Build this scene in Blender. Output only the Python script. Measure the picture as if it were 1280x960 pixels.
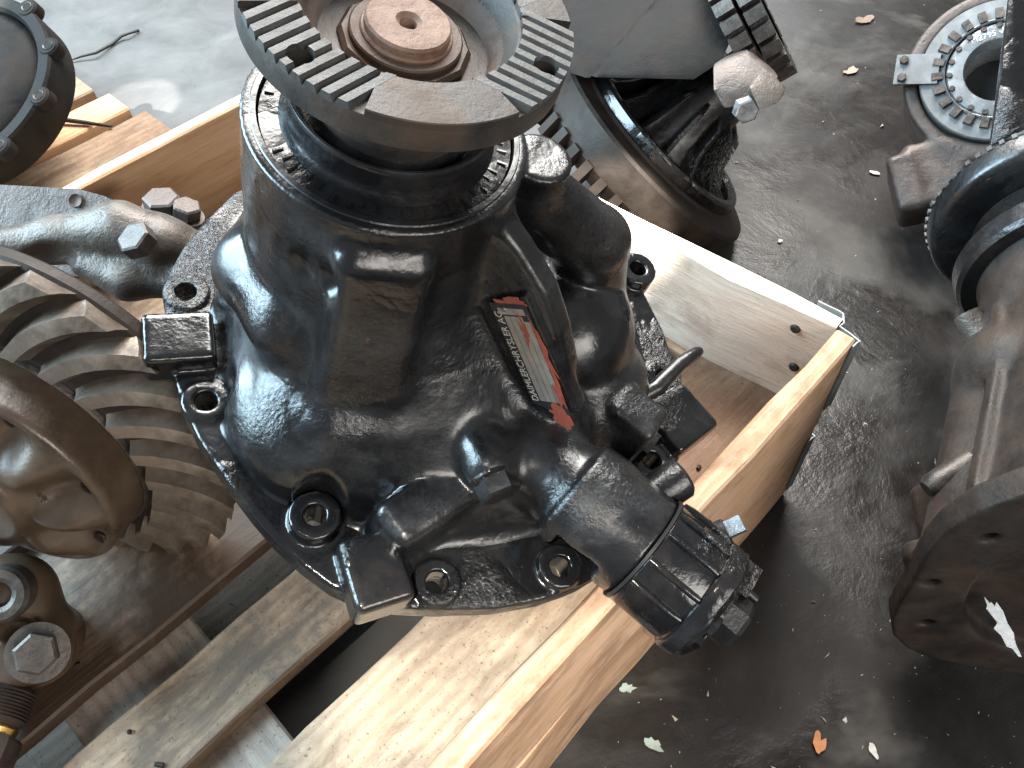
import bpy, bmesh, math, random
import numpy as np
from mathutils import Vector, Matrix
random.seed(7); rng = np.random.default_rng(7)
R = math.radians
for o in list(bpy.data.objects): bpy.data.objects.remove(o)
scene = bpy.context.scene
C = scene.collection

# ------------------------------------------------------------------ camera
CAM_H, FOC, PITCH, ROLL = 0.945, 1050.0, R(52.14), R(-1.98)
_cp, _sp = math.cos(PITCH), math.sin(PITCH)
_X = Vector((1, 0, 0)); _U = Vector((0, _sp, _cp)); FW = Vector((0, _cp, -_sp))
RX = math.cos(ROLL) * _X + math.sin(ROLL) * _U
UP = -math.sin(ROLL) * _X + math.cos(ROLL) * _U
CAM = Vector((0, 0, CAM_H))
cd = bpy.data.cameras.new('camera'); cam = bpy.data.objects.new('camera', cd); C.objects.link(cam)
m = Matrix.Identity(4)
for i in range(3): m[i][0], m[i][1], m[i][2], m[i][3] = RX[i], UP[i], -FW[i], CAM[i]
cam.matrix_world = m
cd.sensor_width = 36; cd.lens = FOC / 1280 * 36; cd.clip_start = 0.02; cd.clip_end = 200
cd.dof.use_dof = False
scene.camera = cam
def ray(u, v): return (u - 640) / FOC * RX - (v - 480) / FOC * UP + FW
def at(u, v, z):
    d = ray(u, v); return CAM + d * ((z - CAM_H) / d.z)
def deep(u, v, depth): return CAM + ray(u, v) * depth

# ------------------------------------------------------------------ light
scene.view_settings.view_transform = 'Standard'; scene.view_settings.look = 'None'
scene.view_settings.exposure = 0.42; scene.view_settings.gamma = 1.0
scene.render.engine = 'CYCLES'
scene.cycles.use_denoising = True
scene.cycles.max_bounces = 8
scene.cycles.caustics_reflective = False; scene.cycles.caustics_refractive = False
w = bpy.data.worlds.new('World'); scene.world = w; w.use_nodes = True
bg = w.node_tree.nodes['Background']; bg.inputs[0].default_value = (0.93, 0.96, 1.0, 1); bg.inputs[1].default_value = 0.27
def area(name, loc, target, sx, sy, power, col):
    l = bpy.data.lights.new(name, 'AREA'); l.shape = 'RECTANGLE'; l.size = sx; l.size_y = sy; l.energy = power; l.color = col
    o = bpy.data.objects.new(name, l); C.objects.link(o); o.location = loc
    o.rotation_euler = (Vector(target) - Vector(loc)).to_track_quat('-Z', 'Y').to_euler(); return o
def spot(name, loc, target, ang, power, col, blend=.05, size=.01):
    l = bpy.data.lights.new(name, 'SPOT'); l.energy = power; l.color = col; l.spot_size = R(ang); l.spot_blend = blend; l.shadow_soft_size = size
    o = bpy.data.objects.new(name, l); C.objects.link(o); o.location = loc
    o.rotation_euler = (Vector(target) - Vector(loc)).to_track_quat('-Z', 'Y').to_euler(); return o
area('door_daylight', (-2.5, .95, 1.95), (-.05, .5, .35), 2.7, 1.9, 320, (.58, .83, 1.0))
area('roof_light', (.15, 2.9, 3.0), (0, .55, .25), 2.5, 1.7, 320, (1.0, .97, .93))
area('gate_daylight', (1.4, -1.9, 1.9), (.1, .5, .3), 2.0, 1.2, 60, (1.0, .95, .89))
spot('sun_on_far_board', (.30, -.35, 2.7), at(762, 266, .25), 5.2, 1900, (1.0, .94, .84), .3)
spot('sun_on_near_edge', (-.15, -.75, 2.6), at(625, 882, .2), 9.2, 430, (1.0, .94, .84), .75)
spot('sun_on_floor', (-1.3, -.4, 3.0), at(172, 132, .0), 2.6, 1500, (1.0, .96, .9), .25)

# ------------------------------------------------------------------ materials
class NT:
    def __init__(s, name):
        s.m = bpy.data.materials.new(name); s.m.use_nodes = True; s.t = s.m.node_tree; s.p = s.t.nodes['Principled BSDF']
        s.co = s.t.nodes.new('ShaderNodeTexCoord')
    def n(s, t, **k):
        x = s.t.nodes.new('ShaderNode' + t)
        for a, b in k.items(): setattr(x, a, b)
        return x
    def set(s, sock, v):
        if isinstance(v, bpy.types.NodeSocket): s.t.links.new(v, sock)
        elif isinstance(v, (tuple, list)) and len(v) == 3 and sock.type == 'RGBA': sock.default_value = (*v, 1)
        else: sock.default_value = v
    def map(s, scale=(1, 1, 1), rnd=False, src='Object', rot=(0, 0, 0)):
        mp = s.n('Mapping'); s.set(mp.inputs['Vector'], s.co.outputs[src]); mp.inputs['Scale'].default_value = scale; mp.inputs['Rotation'].default_value = rot
        if rnd:
            oi = s.n('ObjectInfo'); mul = s.n('Math', operation='MULTIPLY'); s.set(mul.inputs[0], oi.outputs['Random']); mul.inputs[1].default_value = 37.0
            cx = s.n('CombineXYZ')
            for i in range(3): s.set(cx.inputs[i], mul.outputs[0])
            s.set(mp.inputs['Location'], cx.outputs[0])
        return mp.outputs[0]
    def noise(s, vec, scale, detail=4, rough=.55, dist=0.):
        x = s.n('TexNoise'); s.set(x.inputs['Vector'], vec); x.inputs['Scale'].default_value = scale; x.inputs['Detail'].default_value = detail
        x.inputs['Roughness'].default_value = rough; x.inputs['Distortion'].default_value = dist; return x.outputs['Fac']
    def vor(s, vec, scale, feature='F1'):
        x = s.n('TexVoronoi', feature=feature); s.set(x.inputs['Vector'], vec); x.inputs['Scale'].default_value = scale; return x.outputs['Distance']
    def ramp(s, f, stops, interp='LINEAR'):
        x = s.n('ValToRGB'); s.set(x.inputs[0], f); cr = x.color_ramp; cr.interpolation = interp
        while len(cr.elements) < len(stops): cr.elements.new(.5)
        for e, (p, c) in zip(cr.elements, stops):
            e.position = p; e.color = (c, c, c, 1) if isinstance(c, (int, float)) else (*c, 1)
        return x.outputs[0]
    def mix(s, f, a, b, mode='MIX'):
        x = s.n('Mix', data_type='RGBA', blend_type=mode); s.set(x.inputs[0], f); s.set(x.inputs[6], a); s.set(x.inputs[7], b); return x.outputs[2]
    def math(s, op, a, b):
        x = s.n('Math', operation=op); s.set(x.inputs[0], a); s.set(x.inputs[1], b); return x.outputs[0]
    def bump(s, h, strength, dist=.002, prev=None):
        x = s.n('Bump'); s.set(x.inputs['Height'], h); x.inputs['Strength'].default_value = strength; x.inputs['Distance'].default_value = dist
        if prev: s.set(x.inputs['Normal'], prev)
        return x.outputs[0]
    def done(s, col=None, rough=None, metal=None, normal=None, spec=None, coat=None):
        p = s.p.inputs
        if col is not None: s.set(p['Base Color'], col)
        if rough is not None: s.set(p['Roughness'], rough)
        if metal is not None: s.set(p['Metallic'], metal)
        if normal is not None: s.set(p['Normal'], normal)
        if spec is not None: s.set(p['Specular IOR Level'], spec)
        if coat is not None: s.set(p['Coat Weight'], coat); p['Coat Roughness'].default_value = .10
        if coat is not None and normal is not None: s.set(p['Coat Normal'], normal)
        return s.m

def paint(name, base=(.0055, .0055, .006), dust=(.070, .073, .076), dustamt=.5, r0=.14, r1=.34, lump=.5, fine=.35, red=False):
    t = NT(name); v = t.map()
    big = t.noise(v, 14, 5, .6); med = t.noise(v, 60, 4, .6, .6); fin = t.noise(v, 260, 4, .64, .4); fine2 = t.noise(v, 800, 2, .5)
    zone = t.ramp(t.noise(v, 11, 3, .55, .4), [(.46, .05), (.61, 1)])          # smooth skin here, blistered skin there
    dm = t.ramp(t.noise(v, 19, 6, .68, .3), [(.52 - .10 * dustamt, 0), (.74, 1)])
    dm = t.math('MULTIPLY', dm, t.ramp(t.noise(v, 420, 3, .6), [(.3, .35), (.7, 1)]))
    dmm = t.math('MULTIPLY', dm, dustamt)
    col = t.mix(dmm, base, dust)
    sp = t.ramp(t.noise(v, 330, 2, .5), [(.75, 0), (.79, 1)])
    col = t.mix(t.math('MULTIPLY', sp, .14), col, (.25, .22, .19))
    gr = t.ramp(t.noise(v, 8, 6, .7, .5), [(.56, 0), (.72, 1)]); col = t.mix(t.math('MULTIPLY', gr, .35), col, (.05, .036, .027))
    if red:
        rm = t.ramp(t.noise(v, 42, 4, .6), [(.715, 0), (.74, 1)]); col = t.mix(t.math('MULTIPLY', rm, .7), col, (.16, .04, .025))
    rg = t.ramp(t.noise(v, 26, 4, .6, .5), [(.32, r0), (.68, r1)])
    rg = t.mix(dmm, rg, (.6, .6, .6))
    nb = t.bump(big, .18, .010); nb = t.bump(t.math('MULTIPLY', med, zone), lump, .006, nb); nb = t.bump(t.math('MULTIPLY', fin, zone), fine, .0035, nb); nb = t.bump(fine2, .05, .0006, nb)
    return t.done(col, rg, 0.0, nb, .6)
def metal(name, c0, c1, r0=.3, r1=.55, scale=30, metallic=.9, lump=.25, grime=(.02, .015, .012), gr=.5, stretch=(1, 1, 1)):
    t = NT(name); v = t.map(stretch); f = t.noise(v, scale, 5, .62, .3); g = t.noise(v, scale * .55, 5, .65); fi = t.noise(v, scale * 12, 3, .6)
    col = t.mix(t.ramp(f, [(.3, 0), (.7, 1)]), c0, c1)
    gm = t.math('MULTIPLY', t.ramp(g, [(.48, 0), (.66, 1)]), gr)
    col = t.mix(gm, col, grime)
    rg = t.ramp(f, [(.3, r0), (.7, r1)])
    nb = t.bump(f, lump, .004); nb = t.bump(fi, lump * .7, .0012, nb)
    return t.done(col, rg, t.math('SUBTRACT', metallic, t.math('MULTIPLY', gm, .5)), nb)
def wood(name, c0, c1, dark, dirt=0.0, dirtcol=(.10, .085, .07), oil=0.0, knots=True, specks=0.0, rough=.62, endstain=None):
    t = NT(name); v = t.map((1.0, 9.0, 9.0), True); vi = t.map((1, 1, 1), True); vs = t.map((1, 2.2, 2.2), True)
    g1 = t.noise(v, 6, 6, .6, 1.2); g2 = t.noise(t.map((2.2, 60, 60), True), 5, 4, .65, .3)
    wv = t.n('TexWave', wave_type='BANDS', bands_direction='Y'); t.set(wv.inputs['Vector'], t.map((.35, 1.6, 1.6), True)); wv.inputs['Scale'].default_value = 14
    wv.inputs['Distortion'].default_value = 5.5; wv.inputs['Detail'].default_value = 3; wv.inputs['Detail Scale'].default_value = 1.2
    col = t.mix(t.ramp(wv.outputs['Fac'], [(.15, 0), (.95, 1)]), c0, c1)
    col = t.mix(t.math('MULTIPLY', t.ramp(g1, [(.45, 0), (.75, 1)]), .55), col, dark)
    col = t.mix(t.math('MULTIPLY', t.ramp(g2, [(.45, 0), (.8, 1)]), .4), col, dark)
    if knots:
        kd = t.vor(t.map((4.2, 9, 9), True), 1.0); km = t.ramp(kd, [(.08, 1), (.17, 0)])
        col = t.mix(t.math('MULTIPLY', km, .75), col, (.15, .08, .04))
    # blotches of brown stain, then grey ground-in dirt
    st = t.ramp(t.noise(vs, 7.5, 7, .72, .3), [(.60 - .06 * dirt, 0), (.69 - .05 * dirt, 1)]); col = t.mix(t.math('MULTIPLY', st, min(.22 + .45 * dirt, .8)), col, tuple(x * .42 for x in dark))
    if dirt:
        dm = t.ramp(t.noise(vi, 8, 8, .74, .3), [(.60 - .20 * dirt, 0), (.80 - .18 * dirt, 1)])
        dm = t.math('MULTIPLY', dm, t.ramp(t.noise(vi, 90, 4, .7), [(.32, .35), (.62, 1)]))
        bs = t.ramp(t.noise(vs, 4.2, 6, .66, .4), [(.535 - .045 * dirt, 0), (.625 - .03 * dirt, 1)]); col = t.mix(t.math('MULTIPLY', bs, min(.62 * dirt, .75)), col, (.075, .048, .032))
        col = t.mix(t.math('MULTIPLY', dm, .85), col, dirtcol)
    rg = rough
    if endstain:
        sx = t.n('SeparateXYZ'); t.set(sx.inputs[0], t.co.outputs['Object'])
        es = t.math('ADD', sx.outputs[0], t.math('MULTIPLY', t.math('SUBTRACT', t.noise(vi, 9, 6, .7), .5), .35)); es = t.ramp(t.math('SUBTRACT', es, endstain - .5), [(.42, 0), (.58, 1)])
        col = t.mix(t.math('MULTIPLY', es, t.ramp(t.noise(vi, 26, 5, .65), [(.3, .5), (.7, .92)])), col, (.155, .078, .044))
    if oil:
        om = t.ramp(t.noise(vi, 5.0, 7, .66, .5), [(.60 - .22 * oil, 0), (.72 - .2 * oil, 1)])
        col = t.mix(t.math('MULTIPLY', om, .88), col, (.040, .024, .015)); rg = t.ramp(om, [(0, rough), (1, .52)])  # dark blotches: oil together with shadow painted into the board colour
    if specks:
        sm = t.ramp(t.noise(vi, 260, 3, .62), [(.64 - .03 * specks, 0), (.72 - .03 * specks, 1)]); col = t.mix(t.math('MULTIPLY', sm, .65), col, (.045, .035, .028))
    nb = t.bump(g2, .5, .0018); nb = t.bump(g1, .3, .003, nb); nb = t.bump(t.noise(vi, 300, 3, .6), .3, .0008, nb)
    return t.done(col, rg, 0, nb, .3)
def plain(name, col, rough=.5, metallic=0., bump=.1, scale=200):
    t = NT(name); f = t.noise(t.map(), scale, 4, .6)
    c = t.mix(t.ramp(f, [(.35, 0), (.75, .5)]), col, tuple(x * .45 for x in col))
    return t.done(c, rough, metallic, t.bump(f, bump, .001))

M = {}
M['paint'] = paint('black_gloss_paint', dustamt=.45, r0=.14, r1=.36, lump=.10, fine=.34, red=True)
M['paint_wet'] = paint('wet_black_paint', dustamt=.22, r0=.07, r1=.22, lump=.42, fine=.75, red=True)
M['paint_dull'] = paint('dull_black_paint', dustamt=.35, r0=.3, r1=.5, lump=.14, fine=.25)
M['paint_smooth'] = paint('smooth_black_paint', dustamt=.35, r0=.2, r1=.4, lump=.15, fine=.15)
M['seal'] = paint('cracked_black_sealant', dustamt=.15, r0=.16, r1=.36, lump=.3, fine=.25)
M['flange'] = metal('worn_painted_steel', (.026, .030, .032), (.075, .076, .073), .48, .68, 60, .15, .3, (.035, .027, .021), .75)
M['flange_side'] = metal('rusty_black_steel', (.026, .027, .028), (.075, .064, .056), .4, .62, 34, .3, .3, (.075, .045, .028), .55)
M['dish'] = metal('rusty_dish_steel', (.062, .043, .033), (.14, .12, .112), .55, .75, 30, .15, .4, (.065, .03, .016), .95)
M['copper'] = metal('copper_coloured_steel', (.13, .072, .047), (.22, .15, .112), .55, .75, 80, .15, .45, (.10, .045, .025), .85)
M['nut'] = metal('dark_nut_steel', (.035, .023, .018), (.085, .058, .044), .4, .6, 50, .2, .3, (.05, .02, .012), .6)
M['brown'] = metal('oily_brown_steel', (.048, .033, .022), (.108, .074, .050), .26, .46, 17, .22, .35, (.035, .02, .013), .85)
M['tooth'] = metal('ring_gear_steel', (.125, .102, .080), (.26, .215, .175), .28, .5, 30, .6, .3, (.035, .022, .015), .8)
M['gear_dark'] = metal('dark_gear_steel', (.014, .011, .009), (.038, .029, .024), .42, .68, 24, .25, .3, (.02, .014, .01), .7)
M['cast_black'] = metal('black_oily_casting', (.008, .0075, .0075), (.022, .021, .020), .5, .75, 30, .0, .4, (.035, .022, .015), .3)
M['cast_grey'] = metal('oily_grey_casting', (.062, .052, .044), (.15, .128, .11), .36, .6, 34, .45, .7, (.05, .035, .025), .5)
M['cast_brown'] = metal('dark_brown_casting', (.055, .042, .037), (.11, .088, .078), .36, .6, 30, .35, .6, (.02, .014, .01), .6)
M['cast_dark'] = metal('dark_grey_casting', (.018, .0148, .013), (.046, .037, .032), .4, .65, 22, .1, .6, (.055, .03, .018), .45)
M['steel'] = metal('bright_bearing_steel', (.30, .32, .335), (.44, .465, .48), .2, .36, 40, .7, .05, (.2, .2, .2), .3)
M['steel_dull'] = metal('dull_ring_steel', (.16, .172, .175), (.24, .255, .26), .35, .5, 40, .5, .08, (.12, .11, .1), .5)
M['bolt'] = metal('dark_bolt_steel', (.04, .034, .03), (.10, .085, .075), .35, .55, 60, .5, .35, (.03, .02, .015), .5)
M['bright'] = metal('scuffed_bright_steel', (.4, .42, .44), (.6, .62, .64), .22, .4, 80, .9, .15, (.05, .05, .05), .5)
M['galv'] = metal('galvanised_sheet', (.20, .24, .25), (.32, .36, .36), .35, .55, 50, .5, .1, (.2, .2, .19), .4)
for k_ in ('cast_black', 'cast_dark', 'gear_dark', 'flange_side', 'nut', 'dish'): M[k_].node_tree.nodes['Principled BSDF'].inputs['Specular IOR Level'].default_value = .2
M['cast_black'].node_tree.nodes['Principled BSDF'].inputs['Specular IOR Level'].default_value = .08
M['wood_new'] = wood('pale_orange_pine', (.60, .36, .20), (.70, .46, .28), (.44, .22, .10))
M['wood_white'] = wood('pale_pine_with_stains', (.70, .58, .48), (.78, .67, .57), (.52, .38, .27), dirt=.35, dirtcol=(.25, .17, .11))
M['wood_orange'] = wood('orange_pine_with_stains', (.50, .32, .20), (.60, .41, .28), (.34, .19, .11), dirt=.55, dirtcol=(.2, .11, .05))
M['wood_deck'] = wood('dirty_deck_pine', (.30, .205, .128), (.39, .28, .182), (.18, .11, .066), dirt=1.2, endstain=.93, dirtcol=(.10, .08, .066), specks=1, knots=False)
M['wood_deck_clean'] = wood('specked_deck_pine', (.40, .295, .20), (.49, .37, .26), (.29, .175, .105), dirt=.8, endstain=.93, dirtcol=(.19, .125, .09), specks=1, knots=False)
M['wood_oily_shaded'] = wood('oily_shaded_deck_pine', (.24, .165, .115), (.33, .235, .17), (.14, .088, .058), dirt=1.1, endstain=.93, dirtcol=(.09, .07, .055), oil=.95, specks=1, knots=False)  # darkened for oil and for the shadow between ring gear and differential
M['wood_grey'] = wood('grey_dirty_board', (.29, .24, .2), (.36, .30, .25), (.2, .16, .13), dirt=.6, dirtcol=(.13, .11, .095), specks=1.3, knots=False)
M['rubber'] = plain('black_rubber', (.012, .012, .012), .5)
M['hole'] = plain('dark_bore_steel', (.05, .03, .022), .5, .5)
M['red'] = plain('red_primer', (.33, .085, .055), .5)
M['alu'] = metal('dull_plate_aluminium', (.40, .37, .33), (.52, .49, .45), .35, .5, 90, .6, .1, (.15, .1, .08), .4)
M['plate_dark'] = plain('dark_plate_print', (.03, .03, .03), .4)
M['letter'] = plain('pale_lettering', (.5, .48, .44), .5, 0, .02)
M['white'] = plain('white_paint_mark', (.75, .75, .74), .5)
M['brass'] = metal('brass', (.65, .42, .14), (.75, .52, .2), .2, .35, 40, 1, .05, (.3, .2, .08), .2)

# ------------------------------------------------------------------ mesh helpers
def tag(o, label=None, cat=None, group=None, kind=None):
    if label: o['label'] = label
    if cat: o['category'] = cat
    if group: o['group'] = group
    if kind: o['kind'] = kind
    return o
def frame(origin, x, z):
    z = Vector(z).normalized(); x = Vector(x); x = (x - z * x.dot(z)).normalized(); y = z.cross(x)
    f = Matrix.Identity(4)
    for i in range(3): f[i][0], f[i][1], f[i][2], f[i][3] = x[i], y[i], z[i], origin[i]
    return f
class Thing:
    """An Empty at the thing's base; parts are given in the coordinates of `fr`."""
    def __init__(s, name, fr, base=(0, 0, 0), **t):
        s.fr = fr; s.off = Matrix.Translation(-Vector(base))
        s.o = bpy.data.objects.new(name, None); s.o.empty_display_size = .05; C.objects.link(s.o)
        s.o.matrix_world = fr @ Matrix.Translation(Vector(base)); tag(s.o, **t)
    def part(s, name, me, mat, parent=None, loc=None, label=None, kind=None):
        o = bpy.data.objects.new(name, me); C.objects.link(o)
        if mat and not me.materials: me.materials.append(M[mat] if isinstance(mat, str) else mat)
        if parent is None: o.parent = s.o; o.matrix_parent_inverse = s.off
        else: o.parent = parent
        if loc is not None: o.matrix_basis = loc
        if label: o['label'] = label
        if kind: o['kind'] = kind
        return o
def bm_mesh(bm, name='mesh', smooth=30, bevel=0):
    if bevel:
        bmesh.ops.bevel(bm, geom=[e for e in bm.edges if len(e.link_faces) == 2 and e.calc_face_angle(0) > .6], offset=bevel, segments=2, profile=.6, affect='EDGES', clamp_overlap=True)
    bmesh.ops.recalc_face_normals(bm, faces=bm.faces)
    me = bpy.data.meshes.new(name); bm.to_mesh(me); bm.free()
    if smooth:
        me.shade_smooth()
        try: me.set_sharp_from_angle(angle=R(smooth))
        except Exception: pass
    return me
def add_box(bm, lo, hi, mat=None, taper=None):
    v = [bm.verts.new((x, y, z)) for z in (lo[2], hi[2]) for y in (lo[1], hi[1]) for x in (lo[0], hi[0])]
    if mat is not None:
        for q in v: q.co = mat @ q.co
    for f in ((0, 2, 3, 1), (4, 5, 7, 6), (0, 1, 5, 4), (2, 6, 7, 3), (0, 4, 6, 2), (1, 3, 7, 5)): bm.faces.new([v[i] for i in f])
    return v
def box(lo, hi, bevel=.002, mat=None, name='box'):
    bm = bmesh.new(); add_box(bm, lo, hi, mat); return bm_mesh(bm, name, 30, bevel)
def basis(d):
    d = Vector(d).normalized(); t = Vector((0, 0, 1)) if abs(d.z) < .9 else Vector((1, 0, 0)); x = t.cross(d).normalized(); return x, d.cross(x), d
def add_lathe(bm, prof, p0=(0, 0, 0), axis=(0, 0, 1), seg=48, closed=False, fr=None, mod=None):
    """prof: (r, h) pairs spun about axis through p0."""
    x, y, d = basis(axis) if fr is None else fr; p0 = Vector(p0); rings = []
    for r, h in prof:
        if r < 1e-6: rings.append([bm.verts.new(p0 + d * h)])
        else: rings.append([bm.verts.new(p0 + d * (h + (mod(i / seg * 2 * math.pi, r, h) if mod else 0)) + x * (r * math.cos(i / seg * 2 * math.pi)) + y * (r * math.sin(i / seg * 2 * math.pi))) for i in range(seg)])
    n = len(rings)
    for k in range(n if closed else n - 1):
        a, b = rings[k], rings[(k + 1) % n]
        for i in range(seg):
            j = (i + 1) % seg
            if len(a) == 1 and len(b) == 1: break
            if len(a) == 1: bm.faces.new((a[0], b[i], b[j]))
            elif len(b) == 1: bm.faces.new((a[i], b[0], a[j]))
            else: bm.faces.new((a[i], b[i], b[j], a[j]))
def lathe(prof, p0=(0, 0, 0), axis=(0, 0, 1), seg=48, closed=False, smooth=30, **k):
    bm = bmesh.new(); add_lathe(bm, prof, p0, axis, seg, closed, **k); return bm_mesh(bm, 'lathe', smooth)
def cyl(p0, p1, r0, r1=None, seg=24, bevel=.001):
    r1 = r0 if r1 is None else r1; L = (Vector(p1) - Vector(p0)).length; b = min(bevel, r0 * .4, r1 * .4, L * .4)
    return lathe([(0, 0), (r0 - b, 0), (r0, b), (r1, L - b), (r1 - b, L), (0, L)], p0, Vector(p1) - Vector(p0), seg)
def hexbolt(p0, axis, r, h, washer=0, seg=6, rot=0, name='bolt'):
    """hex head with chamfer, standing on a washer face."""
    bm = bmesh.new(); x, y, d = basis(axis); c, s = math.cos(rot), math.sin(rot); fr = (x * c + y * s, y * c - x * s, d)
    if washer: add_lathe(bm, [(0, 0), (washer, 0), (washer, h * .18), (r * .8, h * .2), (0, h * .2)], p0, axis, 28)
    z0 = h * .19 if washer else 0
    add_lathe(bm, [(0, z0), (r, z0), (r, h * .9), (r * .86, h), (0, h)], p0, axis, 6, fr=fr)
    return bm_mesh(bm, name, 25, 0)
def prism(poly, z0, z1, mat=None, bevel=.0015, smooth=30):
    bm = bmesh.new(); n = len(poly)
    a = [bm.verts.new((p[0], p[1], z0)) for p in poly]; b = [bm.verts.new((p[0], p[1], z1)) for p in poly]
    bm.faces.new(a[::-1]); bm.faces.new(b)
    for i in range(n): bm.faces.new((a[i], a[(i + 1) % n], b[(i + 1) % n], b[i]))
    if mat is not None: bmesh.ops.transform(bm, matrix=mat, verts=bm.verts)
    return bm_mesh(bm, 'prism', smooth, bevel)
def tube(pts, rad, seg=10):
    bm = bmesh.new(); pts = [Vector(p) for p in pts]; rings = []; n = len(pts)
    rads = rad if isinstance(rad, (list, tuple)) else [rad] * n
    for i, p in enumerate(pts):
        t = pts[min(i + 1, n - 1)] - pts[max(i - 1, 0)]; x, y, d = basis(t)
        rings.append([bm.verts.new(p + (x * math.cos(k / seg * 2 * math.pi) + y * math.sin(k / seg * 2 * math.pi)) * rads[i]) for k in range(seg)])
    for a, b in zip(rings, rings[1:]):
        for i in range(seg): bm.faces.new((a[i], a[(i + 1) % seg], b[(i + 1) % seg], b[i]))
    bm.faces.new(rings[0]); bm.faces.new(rings[-1]); return bm_mesh(bm, 'tube', 50)
def text_mesh(body, size, mat4, extrude=.0002, align='CENTER'):
    cu = bpy.data.curves.new('text', 'FONT'); cu.body = body; cu.size = size; cu.extrude = extrude; cu.align_x = align; cu.align_y = 'CENTER'
    o = bpy.data.objects.new('text', cu); C.objects.link(o); bpy.context.view_layer.update()
    me = bpy.data.meshes.new_from_object(o.evaluated_get(bpy.context.evaluated_depsgraph_get())); bpy.data.objects.remove(o)
    me.transform(mat4); me.materials.clear(); return me

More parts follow.
